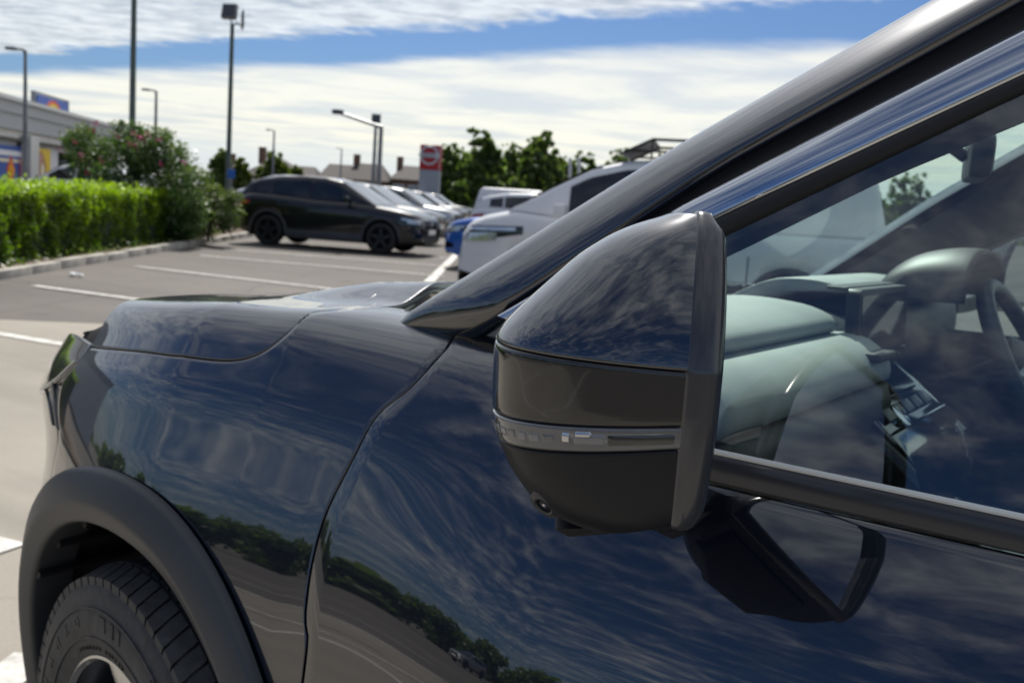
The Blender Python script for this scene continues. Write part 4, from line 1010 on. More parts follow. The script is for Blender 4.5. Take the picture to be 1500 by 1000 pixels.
for px, py in [(135, 190), (141, 181), (110, 208), (171, 202), (205, 200), (210, 203), (190, 208), (86, 217), (233, 205), (200, 213), (237, 243), (270, 240), (128, 253), (120, 230), (218, 196), (196, 196), (150, 235)]:
    p = at_px(px, py, db-.75)-pb
    for k in range(5):
        q_ = p+rng.normal(0, .035, 3); s_ = .028; a_ = rng.normal(size=3); a_ /= np.linalg.norm(a_); t_ = np.cross(a_, rng.normal(size=3)); t_ /= np.linalg.norm(t_); b_ = np.cross(a_, t_)
        c_ = [q_+t_*s_, q_+b_*s_, q_-t_*s_, q_-b_*s_]; m_ = q_+a_*s_*.5; fl.add(c_+[m_], [(0, 1, 4), (1, 2, 4), (2, 3, 4), (3, 0, 4)])
fo = fl.build('blossom', M['flower'], bush); fo['kind'] = 'stuff'
db2 = (gnd(300, 362)-CP)@_f+.7; pb2 = far(305, 330, db2); pb2 = np.array([pb2[0], pb2[1], .07]); cl = []
for px, py, rp in [(290, 310, 30), (320, 300, 30), (340, 290, 18), (330, 322, 26), (300, 335, 24), (275, 330, 24), (345, 310, 14), (312, 282, 18), (285, 290, 24), (262, 345, 18), (270, 318, 22)]:
    p = at_px(px, py, db2+random.uniform(-.3, .4)); cl.append((*(p-pb2), rp*db2/F*.95))
plant('shrub', 'pale green untidy shrub between the flowering shrub and the black parked car', 'shrub', pb2, cl, 7000, .045, M['bush_light'], None, .9, .04, 7, .5, 6, .4, .35)
# low weeds along the kerb
wp = []; 
for k in range(420):
    a_ = rng.uniform(hl-11, hl+3.5); b_ = rng.normal(-.12, .10)+(.25 if a_ > hl else 0); wp.append(hw(a_, b_, .07+abs(rng.normal(0, .06))))
o = leaves('ground_cover', np.array(wp), .045, M['bush_light'], None, np.tile((0, 0, .6), (420, 1)), .35, 8); o['kind'] = 'stuff'
# crumpled litter near the kerb
lp_ = gnd(108, 404); mb = MB()
def crumple(cx, cy, r_, sd):
    q = np.random.default_rng(sd); V = []; nu, nv = 7, 9
    for i in range(nu):
        for j in range(nv): 
            a_, b_ = math.pi*i/(nu-1), 2*math.pi*j/nv; rr = r_*q.uniform(.6, 1.15); V.append((cx+rr*math.sin(a_)*math.cos(b_), cy+rr*math.sin(a_)*math.sin(b_), max(0, .45*r_+.45*rr*math.cos(a_))))
    mb.add(V, quads(nu, nv, cv=True))
crumple(0, 0, .055, 1); crumple(.11, .03, .045, 2); crumple(-.06, .02, .03, 3)
lt = mb.build('litter', plain('white_paper', (.75, .77, .8), .6)); lt.location = tuple(lp_); tag(lt, 'crumpled white scrap of litter on the asphalt near the kerb', 'litter')
# ================================================================== vehicles, street furniture, buildings, trees
M['lampglass'] = plain('lamp_glass', (.55, .57, .6), .08, .6, Coat_Weight=1.0)
M['tail_red'] = plain('red_lens', (.35, .008, .01), .12, Coat_Weight=1.0)
M['auto_glass'] = plain('tinted_glass', (.006, .009, .010), .02, Coat_Weight=1.0, Coat_Roughness=.0)
M['plate'] = plain('plate_white', (.75, .75, .72), .4)
P_ = {'black': carpaint('black_paint', (.006, .007, .010), .2), 'grey': carpaint('grey_paint', (.05, .052, .058), .5), 'silver': carpaint('silver_paint', (.32, .33, .34), .6),
      'white': carpaint('white_paint', (.74, .75, .77), 0, .3), 'blue': carpaint('blue_paint', (.015, .10, .42), .25), 'dgrey': carpaint('graphite_paint', (.02, .021, .024), .4)}
def make_car(label, paint, L=4.43, Wd=1.84, zt=None, zr=None, win=((1.62, 2.55), (2.63, 3.45), (3.5, 3.85)), wb=2.66, fo=.90, R_w=.345, cat='car', group=None, detail=True, rack=False, wsx=None, name='parked_car', glass=None, hl=(.52, .0)):
    """a car built along +X (front at x=0 pointing to -X .. rear at L); turned and placed by its caller"""
    zt = zt or [(0, .70), (.06, .82), (.18, .90), (.5, .97), (1.15, 1.05), (1.6, 1.08), (2.6, 1.10), (3.5, 1.16), (4.0, 1.16), (4.28, 1.08), (L, .82)]
    zr = zr or [(1.05, 1.03), (1.95, 1.53), (2.3, 1.59), (2.8, 1.60), (3.4, 1.565), (3.9, 1.47), (4.08, 1.40), (4.36, 1.06)]
    wsx = wsx or (zr[0][0], zr[1][0])
    e = tag(empty(name), label, cat, group); gl = glass or M['auto_glass']
    fz = lambda t, x: np.interp(x, [a for a, b in t], [b for a, b in t])
    def hw_(x): return Wd/2*(1-.24*np.clip(1-x/.62, 0, 1)**2.2-.13*np.clip(1-(L-x)/.6, 0, 1)**2.2)
    xr_ = fo+wb; ra = R_w+.065
    xs_ = np.unique(np.concatenate([np.linspace(0, L, 60), fo+ra*np.cos(np.linspace(0, math.pi, 22)), xr_+ra*np.cos(np.linspace(0, math.pi, 22)), [.02, .05, .1, .15]]))
    def sec(x):
        w = hw_(x); t = fz(zt, x); zb = .22+.10*np.clip(1-x/.4, 0, 1)+.14*np.clip(1-(L-x)/.5, 0, 1)
        for c in (fo, xr_):
            if abs(x-c) < ra: zb = max(zb, R_w+math.sqrt(ra**2-(x-c)**2))
        pts = [(0, t+.02), (.5*w, t+.015), (.82*w, t), (.92*w, t-.025), (.975*w, t-.085), (.99*w, t-.22), (1.0*w, .62), (.985*w, .48), (.99*w, .36), (.95*w, zb)]
        pts = [(y, max(z, zb)) for y, z in pts]
        return [(x, y, z) for y, z in pts]
    half = np.array([sec(x) for x in xs_]); other = half[:, ::-1]*np.array([1, -1, 1]); full = np.concatenate([other[:, :-1], half], 1)
    body_ = grid('body', full, paint, e)
    nf = full.shape[1]; pyd('front_panel', full[0], [tuple(range(nf))[::-1]], paint, body_); pyd('tail_panel', full[-1], [tuple(range(nf))], paint, body_)
    mb = MB(); mb.box((.25, -Wd/2+.28, .20), (L-.3, Wd/2-.28, .80))
    for c in (fo, xr_): mb.box((c-ra-.03, -Wd/2+.26, .24), (c+ra+.03, Wd/2-.26, R_w+ra))
    mb.build('underbody', M['void'], e)
    # lower cladding
    for s_ in (-1, 1):
        q = []
        for x in np.linspace(fo+ra, xr_-ra, 12): q.append([(x, s_*(hw_(x)*.99+.006), .22), (x, s_*(hw_(x)+.012), .34), (x, s_*(hw_(x)*.99+.002), .40)])
        grid('sill_trim', np.array(q), M['trim'], e, flip=s_ < 0)
        for c in (fo, xr_):
            th_ = np.linspace(R(4), R(176), 26); q = []
            for r1, oo in ((ra-.012, -.03), (ra-.01, .010), (ra+.05, .012), (ra+.055, .0)):
                q.append([(c+r1*math.cos(a), s_*(hw_(c+r1*math.cos(a))*.992+oo), R_w+r1*math.sin(a)) for a in th_])
            grid('arch_trim', np.array(q), M['trim'], e, flip=s_ > 0)
    # greenhouse
    xg = np.unique(np.concatenate([np.linspace(zr[0][0], zr[-1][0], 46), [a for a, b in zr]]))
    def gside(x, t):
        w = hw_(x); z0 = fz(zt, x)-.01; z1 = max(fz(zr, x), z0+.004); b_ = .905*w; tp = b_-.30*(z1-z0)
        return b_+(tp-b_)*t, z0+(z1-.035*min(1, (z1-z0)*4)-z0)*t, z1, tp
    rows = []
    for x in xg:
        (y0, z0, z1, tp) = gside(x, 0.); pts = [(0, z1+.012), (.5*tp, z1+.010), (.85*tp, z1-.002)]+[(gside(x, t)[0], gside(x, t)[1]) for t in (1., .75, .5, .25, 0.)]
        rows.append([(x, y, z) for y, z in pts])
    half = np.array(rows); full = np.concatenate([(half[:, ::-1]*np.array([1, -1, 1]))[:, :-1], half], 1); cabin = grid('roof', full, paint, e)
    for s_ in (-1, 1):
        for xa, xb in win:
            q = []
            for x in np.linspace(xa, xb, 14):
                y0, z0, z1, tp = gside(x, 0.); h_ = max(z1-z0, .02); ta = min(.5, .035/h_); tb_ = max(ta+.02, 1-.075/h_)
                q.append([(x, s_*(gside(x, t)[0]+.007), gside(x, t)[1]) for t in np.linspace(ta, tb_, 4)])
            grid('side_window', np.array(q), gl, cabin, flip=s_ > 0)
    def screen(name, x0, x1, mat):
        q = []
        for x in np.linspace(x0, x1, 10):
            z1 = max(fz(zr, x), fz(zt, x)); y0, z0, _, tp = gside(x, 0.); w = min(tp, y0)*.93
            dx = .004 if x0 < L/2 else -.004
            q.append([(x-dx, y, z1+.020-.012*(abs(y)/w)**2) for y in np.linspace(-w, w, 13)])
        return grid(name, np.array(q), mat, cabin)
    screen('windscreen', wsx[0]+.04, wsx[1]-.03, gl); screen('rear_window', zr[-2][0]+.03, zr[-1][0]-.04, gl)
    # lamps, grille, mirrors, plates
    def on_side(name, xa, xb, z0, z1, mat, off=.008, s_=1, z0b=None, z1b=None):
        q = []
        for x in np.linspace(xa, xb, 8):
            k = (x-xa)/(xb-xa); za, zb2 = z0+((z0b or z0)-z0)*k, z1+((z1b or z1)-z1)*k
            sc = np.array(sec(x)); ys, zs = sc[:, 1], sc[:, 2]
            q.append([(x-off*.5*(1 if xa < L/2 else -1), s_*(np.interp(-z_, -zs, ys)+off), z_) for z_ in np.linspace(za, zb2, 4)])
        return grid(name, np.array(q), mat, body_, flip=s_ > 0)
    f0 = fz(zt, .3)
    for s_ in (-1, 1):
        hl_ = on_side('headlight', .03, hl[0], f0-.25-hl[1], f0-.125, M['gloss_black'], .008, s_, f0-.18, f0-.09); hl_.parent = e
        for za_, zb_2, xb_2 in ((-.175, -.138, hl[0]-.08), (-.235-hl[1], -.190-hl[1]*.3, hl[0]*.62)):
            o_l = on_side('lamp_reflector', .05, xb_2, f0+za_, f0+zb_2, M['lampglass'], .014, s_, f0+za_+.03, f0+zb_2+.03); o_l.parent = hl_
        on_side('fog_lamp', .02, .20, .38, .50, M['gloss_black'], .008, s_, .40, .47); on_side('tail_light', L-.42, L-.03, .92, 1.0, M['tail_red'], .010, s_, .80, .93)
        mb = MB(); xm = zr[0][0]+.62; wm_ = hw_(xm); zm = fz(zt, xm)
        mb.box((xm-.07, s_*(wm_+.05) if s_ > 0 else s_*(wm_+.05)-.15, zm-.02), (xm+.06, s_*(wm_+.05)+.15 if s_ > 0 else s_*(wm_+.05), zm+.13)); mb.tube([(xm, s_*(wm_*.88), zm+.01), (xm, s_*(wm_+.10), zm+.02)], .025, 6)
        mb.build('door_mirror', paint, e, bevel=.03)
    mb = MB(); mb.box((-.012, -Wd*.26, f0-.33), (.03, Wd*.26, f0-.14)); mb.build('grille', M['gloss_black'], body_, bevel=.01)
    mb = MB(); mb.box((-.014, -Wd*.28, .26), (.04, Wd*.28, .42)); mb.build('lower_grille', M['trim_dark'], body_, bevel=.01)
    mb = MB(); mb.box((-.022, -.26, .47), (.0, .26, .58)); mb.build('number_plate', M['plate'], body_); mb = MB(); mb.box((L-.004, -.26, .70), (L+.012, .26, .81)); mb.build('number_plate', M['plate'], body_)
    mb = MB(); mb.lathe([(0, -.02), (.05, -.02), (.055, 0)], (-.012, 0, f0-.22), (1, 0, 0), 20); mb.build('badge', M['chrome'], body_)
    for s_ in (-1, 1):        # door gaps and handles
        for xg_ in (win[0][0]-.10, (win[0][1]+win[1][0])/2, win[-1][1] if len(win) > 2 else win[1][1]+.02):
            on_side('door_gap', xg_, xg_+.014, .36, fz(zt, xg_)-.04, M['void'], .004, s_)
        for xg_ in (win[0][1]-.16, win[1][1]-.12):
            on_side('door_handle', xg_-.10, xg_+.10, fz(zt, xg_)-.19, fz(zt, xg_)-.155, paint, .030, s_)
        on_side('sill_line', fo+ra+.05, xr_-ra-.05, .60, .612, M['void'], .003, s_)
    # wheels
    for i, (cx_, s_) in enumerate(((fo, -1), (fo, 1), (xr_, -1), (xr_, 1))):
        w = empty('wheel'); w.parent = e; w.location = (cx_, s_*(Wd/2-.125), R_w); w.rotation_euler = (0, 0, 0 if s_ < 0 else math.pi)
        if i == 0:
            mb = MB(); mb.lathe([(.235, -.09), (.25, -.105), (.30, -.108), (.335, -.095), (R_w, -.06), (R_w, .06), (.33, .1), (.24, .1)], (0, 0, 0), (0, 1, 0), 36); t_ = mb.build('tyre', M['rubber'], w, True)
            mb = MB(); mb.lathe([(.237, -.10), (.225, -.09), (.215, -.03), (0, -.03)], (0, 0, 0), (0, 1, 0), 30); 
            for k in range(5):
                a = R(72*k+18); c, s2 = math.cos(a), math.sin(a); V = [(c*u-s2*v, y, s2*u+c*v) for y in (-.092, -.06) for u, v in ((.03, -.035), (.03, .035), (.23, .03), (.23, -.03))]
                mb.add(V, [(0, 1, 2, 3), (7, 6, 5, 4), (0, 4, 5, 1), (1, 5, 6, 2), (2, 6, 7, 3), (3, 7, 4, 0)], 1)
            r_ = mb.build('rim', [M['void'], M['alloy_dark']], w); first = (t_, r_)
        else:
            for o in first: c = o.copy(); COL.objects.link(c); c.parent = w
    if rack:
        rk = bpy.data.objects.new('roof_rack', None); COL.objects.link(rk); rk.parent = e; zt_ = max(b for a, b in zr); mb = MB()
        x0, x1 = rack; wr = Wd/2-.28
        for s_ in (-1, 1): mb.tube([(x0, s_*wr, zt_+.02), (x0+.35, s_*wr, zt_+.20), (x1, s_*wr, zt_+.22)], .018, 6); mb.tube([(x0+.1, s_*wr, zt_+.07), (x1, s_*wr, zt_+.08)], .014, 6)
        for x in np.linspace(x0+.35, x1, 6): mb.tube([(x, -wr, zt_+.20), (x, wr, zt_+.20)], .014, 6); mb.tube([(x, -wr, zt_-.02), (x, -wr, zt_+.20)], .012, 6); mb.tube([(x, wr, zt_-.02), (x, wr, zt_+.20)], .012, 6)
        mb.build('rack_rail', M['trim_dark'], rk)
        mb = MB(); mb.add([(x0, -wr, zt_+.03), (x0, wr, zt_+.03), (x0+.36, wr, zt_+.21), (x0+.36, -wr, zt_+.21)], [(0, 1, 2, 3)]); mb.build('wind_deflector', M['trim'], rk)
    return e
def put(o, nose, heading):
    """front bumper centre at ground point nose; heading = unit vector the car faces"""
    o.location = (nose[0], nose[1], 0); o.rotation_euler = (0, 0, math.atan2(-heading[1], -heading[0])); return o
GR = 'dark cars parked side by side facing the driveway'
rw, fw_ = gnd(391, 359), gnd(556, 367.5); hd = (fw_-rw)[:2]; hd = np.array([math.cos(R(24)), math.sin(R(24))]); sd_ = np.array([-hd[1], hd[0]])
if sd_[1] < 0: sd_ = -sd_         # away from the viewer
fm = rw[:2]+hd*2.66
suv = make_car('glossy black crossover parked nearest in its row, full side in view beside the shrub', P_['black'], group=GR)
nose0 = fm+hd*.90+sd_*.90
put(suv, nose0, hd)
def nose_at(px, d):
    p = far(px, 300, d); return p[:2]
d0 = (np.array([*nose0, 0])-CP)@_f
for px, dd_, pn, lab in ((648, 5.2, 'dgrey', 'second dark car of the row, just past the black crossover'), (673, 12.5, 'silver', 'silver car in the middle of the row of parked cars'),
                         (684, 22, 'grey', 'grey car showing two lit headlights near the far end of the row'), (692, 33, 'black', 'last dark car at the far end of the row of parked cars')):
    c = copy_tree(suv); c['label'] = lab
    for q in [c]+list(c.children_recursive):
        if q.type == 'MESH' and q.data.materials and q.data.materials[0] == P_['black']:
            q.data = q.data.copy(); q.data.materials[0] = P_[pn]
    put(c, nose_at(px, d0+dd_), hd)
# white panel van with roof rack beyond our car, nose to the left
vh = -np.array([math.cos(R(24)), math.sin(R(24))])
van = make_car('white van with sloping screen and black roof rack, parked beyond the dark pillar', P_['white'], L=4.7, Wd=1.90, zt=[(0, .70), (.05, .95), (.12, 1.06), (.32, 1.14), (.66, 1.22), (1.2, 1.18), (2.4, 1.16), (4.5, 1.18), (4.62, 1.10), (4.7, .7)],
               zr=[(.58, 1.21), (1.0, 1.48), (1.45, 1.73), (1.85, 1.84), (2.3, 1.88), (4.4, 1.87), (4.5, 1.78), (4.66, 1.14)], win=((1.25, 2.25), (2.35, 3.2)), wb=2.75, fo=.92, cat='van', rack=(1.75, 4.3), wsx=(.58, 1.6), name='parked_van', hl=(.78, .06))
DV = 12.0
put(van, nose_at(698, DV), vh)
blue = make_car('bright blue hatchback whose nose shows beside the white van', P_['blue'], L=4.05, Wd=1.75, wb=2.5, fo=.85, win=((1.6, 2.4), (2.48, 3.2)),
                zr=[(1.05, 1.03), (1.9, 1.42), (2.2, 1.46), (2.7, 1.47), (3.2, 1.44), (3.65, 1.36), (3.95, 1.02)])
put(blue, nose_at(668, 19.5), vh)
hatch = make_car('white hatchback with its red tail lamp towards the driveway, behind the blue car', P_['white'], L=4.4, Wd=1.78)
ph = nose_at(698, 27); put(hatch, ph-vh*4.4, -vh)
wv2 = copy_tree(van); wv2['label'] = 'second white van farther back, its roof above the white hatchback'
for q in list(wv2.children):
    if q.name.startswith('roof_rack'):
        for z in list(q.children): bpy.data.objects.remove(z)
        bpy.data.objects.remove(q)
put(wv2, nose_at(700, 40)-vh*4.7, -vh)
far_car = copy_tree(hatch); far_car['label'] = 'small pale car in the distance between the two rows'
put(far_car, nose_at(672, 62), np.array([_f[1], -_f[0]])/np.hypot(_f[0], _f[1]))
for px, d, lab in ((30, 33, 'white car beyond the hedge, left of the yellow poster'), (90, 35, 'white car roof showing over the hedge beside the flowering shrub')):
    c = copy_tree(hatch); c['label'] = lab; c['group'] = 'white cars by the shop front'; p = far(px, 262, d); put(c, p[:2], vh*1.0)
cb_ = copy_tree(van); cb_['label'] = 'pale van roof showing above the shrub behind the black crossover'
for q in list(cb_.children):
    if q.name.startswith('roof_rack'):
        for z in list(q.children): bpy.data.objects.remove(z)
        bpy.data.objects.remove(q)
put(cb_, nose_at(352, 44), vh)
# cars parked behind the viewer: seen only mirrored in the paint
for k, (x_, y_, a_, pn) in enumerate(((-22, -23, 95, 'silver'), (-15.5, -25, 92, 'white'), (-9, -27, 90, 'dgrey'))):
    c = copy_tree(suv); c['label'] = ('silver', 'white', 'graphite')[k]+' car parked across the driveway behind the viewer'; c['group'] = 'cars behind the viewer'
    for q in [c]+list(c.children_recursive):
        if q.type == 'MESH' and q.data.materials and q.data.materials[0] == P_['black']: q.data = q.data.copy(); q.data.materials[0] = P_[pn]
    put(c, np.array([x_, y_]), np.array([math.cos(R(a_)), math.sin(R(a_))]))
# ------------------------------------------------------------------ lamp posts
M['pole_green'] = plain('green_grey_steel', (.10, .13, .12), .45, .3, var=.2, scale=3)
M['pole_grey'] = plain('galvanised_steel', (.22, .23, .24), .45, .5, var=.2, scale=3)
M['lamp_face'] = plain('lamp_diffuser', (.06, .065, .08), .2)
def gp_at(px, py, d):
    p = far(px, py, d); return np.array([p[0], p[1], 0.0])
def zat(px, py, d): return far(px, py, d)[2]
RT = Vector((_r[0], _r[1], 0)).normalized(); FW = Vector((_f[0], _f[1], 0)).normalized()
def post(label, px, d, h, r0, arm=None, name='lamp_post', mat='pole_grey', group=None, armr=.04, head=(.55, .10)):
    p = gp_at(px, 300, d); e = tag(empty(name, p), label, 'lamp post', group); mb = MB()
    mb.tube([(0, 0, 0), (0, 0, h*.2), (0, 0, h)], [r0*1.25, r0, r0*.62], 12); mb.build('column', M[mat], e, True)
    if arm:
        dx, dz = arm; a = RT*dx; mb = MB(); mb.tube([(0, 0, h-.15), (a.x*.2, a.y*.2, h+dz*.5), (a.x, a.y, h+dz)], [armr, armr, armr*.8], 8); ar = mb.build('arm', M[mat], e, True)
        mb = MB(); c = Vector((a.x, a.y, h+dz)); u = RT*(1 if dx > 0 else -1); v = FW
        V = [c+u*i*head[0]+v*j*.11+Vector((0, 0, k)) for k in (-.045, .045) for i, j in ((-.1, -1), (1, -.6), (1, .6), (-.1, 1))]
        mb.add(V, [(3, 2, 1, 0), (4, 5, 6, 7), (0, 1, 5, 4), (1, 2, 6, 5), (2, 3, 7, 6), (3, 0, 4, 7)]); mb.build('lantern', M['pole_grey'], ar, bevel=.02)
    return e
post('leftmost street lamp, its short arm pointing left in front of the shop', 37, 30, zat(25, 77, 30), .075, (-.30, .03), group='street lamps', head=(.28, .1))
post('thick green steel mast running out of the top of the picture behind the shrub', 192, 27, 9.5, .088, None, 'mast', 'pole_green')
post('slim street lamp with left-hand arm behind the flowering shrub', 226, 42, zat(219, 135, 42), .085, (-.3, .03), group='street lamps', head=(.3, .1))
post('slim distant lamp with white base panel above the black crossover roof', 398, 62, zat(396, 192, 62), .09, (-.25, .03), group='street lamps', head=(.25, .1))
post('small faint lamp above the houses left of the floodlight mast', 497, 95, zat(494, 218, 95), .10, (-.25, .02), group='street lamps', head=(.25, .1))
# floodlight masts
def flood(label, px, d, h, r0, boxes, mat='pole_green'):
    p = gp_at(px, 300, d); e = tag(empty('floodlight_mast', p), label, 'floodlight mast', 'floodlight masts'); mb = MB()
    mb.tube([(0, 0, 0), (0, 0, 1.0), (0, 0, 1.02), (0, 0, h)], [r0*1.7, r0*1.7, r0, r0*.75], 12); mb.build('column', M[mat], e, True)
    for (dx, dz, w, hh, dep, yaw, pitch) in boxes:
        mb = MB(); Mx = Matrix.Translation(RT*dx+Vector((0, 0, h+dz))) @ Matrix.Rotation(math.atan2(RT.y, RT.x)+R(yaw), 4, 'Z') @ Matrix.Rotation(R(pitch), 4, 'X')
        mb.box((-w/2, -dep/2, -hh/2), (w/2, dep/2, hh/2), 0, Mx); fl_ = mb.build('floodlight', M['pole_grey'], e, bevel=.02)
        mb = MB(); mb.box((-w*.42, -dep/2-.012, -hh*.40), (w*.42, -dep/2-.002, hh*.40), 0, Mx); mb.build('lamp_face', M['lamp_face'], fl_)
        mb = MB(); mb.tube([(0, 0, h-.05), tuple(RT*dx*.5+Vector((0, 0, h+dz*.3))), tuple(RT*dx+Vector((0, 0, h+dz-hh*.45)))], .02, 6); mb.build('bracket', M['pole_green'], fl_)
    return e
dF = 27; flood('tall floodlight mast with two square lamp heads at its top behind the shrubs', 333, dF, zat(323, 40, dF), .072, ((-.08, .31, .40, .40, .14, -8, -16), (.27, .12, .06, .42, .30, 20, -22)))
dF = 60; flood('distant floodlight mast beside the barrier frame above the houses', 545, dF, zat(545, 186, dF), .13, ((0, .45, .55, .55, .3, 10, 0),), 'pole_grey')
# height-limit style gantry: post with one long arm to the left
p = gp_at(553, 300, 58); gt = tag(empty('lighting_gantry', p), 'grey post with one long arm reaching left above the house roofs', 'lamp post'); h_ = zat(552, 186, 58); mb = MB()
mb.tube([(0, 0, 0), (0, 0, h_)], [.16, .12], 10); mb.build('column', M['pole_grey'], gt, True); mb = MB(); q_ = RT*-2.55; mb.tube([(0, 0, h_-.05), (q_.x, q_.y, h_+.62)], [.11, .08], 8); am = mb.build('arm', M['pole_grey'], gt, True)
mb = MB(); mb.box((q_.x-.25, q_.y-.25, h_+.52), (q_.x+.25, q_.y+.25, h_+.78)); mb.build('lantern', M['lamp_face'], am, bevel=.04)
# ------------------------------------------------------------------ sign totem
M['sign_red'] = plain('sign_red', (.40, .012, .022), .4); M['sign_grey'] = plain('sign_grey', (.30, .32, .36), .45); M['sign_silver'] = plain('sign_silver', (.55, .57, .60), .35, .3)
dS = 62; w_ = 31*dS/F; pS = gp_at(628, 290, dS); zS1 = zat(628, 213, dS); zS0 = zat(628, 249, dS); tot = tag(empty('sign_totem', pS, math.atan2(RT.y, RT.x)-R(8)), 'tall red and grey dealership sign with a round silver emblem', 'sign')
mb = MB(); mb.box((-w_/2, -.22, zS0), (w_/2, .22, zS1)); mb.build('red_panel', M['sign_red'], tot, bevel=.03)
mb = MB(); mb.box((-w_/2+.02, -.20, 0), (w_/2-.02, .20, zS0-.004)); mb.build('grey_base', M['sign_grey'], tot, bevel=.02)
mb = MB(); mb.box((w_/2-.10, -.235, zS0+.02), (w_/2-.02, -.221, zS1-.02)); mb.build('edge_strip', plain('sign_pale', (.55, .35, .35), .5), tot)
zc = (zS0+zS1)/2+.12; mb = MB(); mb.lathe([(.47, -.01), (.49, -.05), (.58, -.05), (.60, -.01)], (-.06, -.22, zc), (0, 1, 0), 40); em = mb.build('emblem_ring', M['sign_silver'], tot, True)
mb = MB(); mb.box((-.70, -.30, zc-.13), (.58, -.225, zc+.13)); br_ = mb.build('emblem_bar', M['sign_silver'], tot, bevel=.01)
def text(txt, size, M4, mat, parent, name='lettering', ext=.006, align='CENTER', sx=1.0):
    cu = bpy.data.curves.new(name, 'FONT'); cu.body = txt; cu.size = size; cu.extrude = ext; cu.align_x = align; cu.align_y = 'CENTER'; cu.resolution_u = 3
    o = bpy.data.objects.new(name, cu); COL.objects.link(o); me = bpy.data.meshes.new_from_object(o.evaluated_get(bpy.context.evaluated_depsgraph_get())); bpy.data.objects.remove(o)
    me.transform(Matrix.Diagonal((sx, 1, 1, 1))); me.transform(M4); return link(name, me, parent, mat)
FRONT = Matrix(((1, 0, 0, 0), (0, 0, -1, 0), (0, 1, 0, 0), (0, 0, 0, 1)))     # text standing up, facing -Y
text('NISSAN', .24, Matrix.Translation((-.06, -.305, zc)) @ FRONT, plain('sign_ink', (.06, .06, .07), .5), tot, 'letters')
# ------------------------------------------------------------------ supermarket
A_ = gp_at(0, 255, 40.5); C_ = gp_at(172, 262, 60); fd = (C_-A_)[:2]; fl_len = np.linalg.norm(fd); fd /= fl_len; fn = np.array([fd[1], -fd[0]])
if (CP[:2]-A_[:2])@fn < 0: fn = -fn
st = tag(empty('supermarket', A_, math.atan2(fd[1], fd[0])), 'long white supermarket with grey overhanging roof at the left edge', 'building')
# local: +x along the facade, -y towards the viewer (sign set below)
SG = -1 if (np.array([-fd[1], fd[0]])@fn) < 0 else 1       # local y sign that faces the car park
M['cladding'] = plain('white_cladding', (.80, .78, .74), .55, var=.06); M['fascia'] = plain('grey_fascia', (.42, .43, .45), .5); M['roofmetal'] = plain('roof_edge', (.52, .53, .54), .4, .3); M['dark_gap'] = plain('dark_ledge', (.10, .095, .08), .7); M['wallwhite'] = plain('white_render', (.70, .71, .74), .7, var=.05)
H = 4.25; X0, X1 = -26, fl_len
def fb_(x0, x1, z0, z1, y0, y1, name, mat, parent=None, bevel=0):
    mb = MB(); ya, yb2 = sorted((SG*y0, SG*y1)); mb.box((x0, ya, z0), (x1, yb2, z1)); return mb.build(name, mat, parent or st, bevel=bevel)
wall_ = fb_(X0, X1, 0, 3.598, -12, -.02, 'wall', M['wallwhite'])
fb_(X0-.3, X1+.9, 4.08, H, -12, .55, 'roof_edge', M['roofmetal']); fb_(X0-.2, X1+.7, 3.6, 4.077, -12, .40, 'roof', M['fascia'])
sv = fb_(X0, X1, 2.95, 3.597, .02, .30, 'soffit', M['fascia'])
k = 0
for x in np.arange(X0, X1-3.9, 4.0):
    pn_ = fb_(x+.02, x+3.96, 2.62, 2.945, .0, .12, 'cladding_panel', M['cladding'])
    for z in np.arange(2.66, 3.1, .09): pass
rib = MB()
for x in np.arange(X0, X1, 4.0):
    for z in np.arange(2.66, 2.90, .11): rib.box((x+.02, min(SG*.12, SG*.135), z), (min(x+3.96, X1), max(SG*.12, SG*.135), z+.04))
rb_ = rib.build('cladding_rib', M['cladding'], st); rb_['kind'] = 'stuff'
fb_(X0, X1, 2.50, 2.615, .0, .30, 'ledge', M['dark_gap'])
M['poster_blue'] = plain('poster_blue', (.03, .09, .38), .5); M['poster_yel'] = plain('poster_yellow', (.80, .55, .01), .5); M['red'] = plain('poster_red', (.62, .06, .02), .5); M['orange'] = plain('poster_orange', (.85, .26, .02), .5); M['cream'] = plain('poster_cream', (.8, .72, .5), .5); M['skin'] = plain('poster_brown', (.35, .15, .08), .5); M['pinkp'] = plain('poster_pink', (.62, .30, .25), .5); M['whitep'] = plain('poster_white', (.8, .82, .85), .5); M['bottle'] = plain('poster_purple', (.22, .06, .14), .5)
def fx(px, d_guess=None):
    """facade x of a photo column (on the facade plane)"""
    p = hit(px, 240, (fn[0], fn[1], 0), A_); return (p[:2]-A_[:2])@fd
def fz_(px, py): return hit(px, py, (fn[0], fn[1], 0), A_)[2]
FM = Matrix.Identity(4) if SG < 0 else Matrix.Rotation(math.pi, 4, 'Z')
def flat(name, poly, y, mat, parent):
    """flat print on the facade: polygon in facade (x,z)"""
    mb = MB(); mb.prism(poly, y, y+.01, lambda a, b, d: (a, SG*d, b)); return mb.build(name, mat, parent)
def poster(name, label, px0, px1, py0, py1, mat):
    e = tag(empty(name, A_, math.atan2(fd[1], fd[0])), label, 'poster'); x0, x1 = fx(px0), fx(px1); z1, z0 = fz_((px0+px1)/2, py0), fz_((px0+px1)/2, py1)
    flat('panel', [(x0, z0), (x1, z0), (x1, z1), (x0, z1)], .14, mat, e); return e, x0, x1, z0, z1
e, x0, x1, z0, z1 = poster('poster', 'blue offer poster with flame coloured diamond on the shop front', -46, 35, 211, 262, M['poster_blue'])
flat('headline_band', [(x0+.2, z1-.42), (x1-.1, z1-.42), (x1-.1, z1-.20), (x0+.2, z1-.20)], .152, M['whitep'], e)
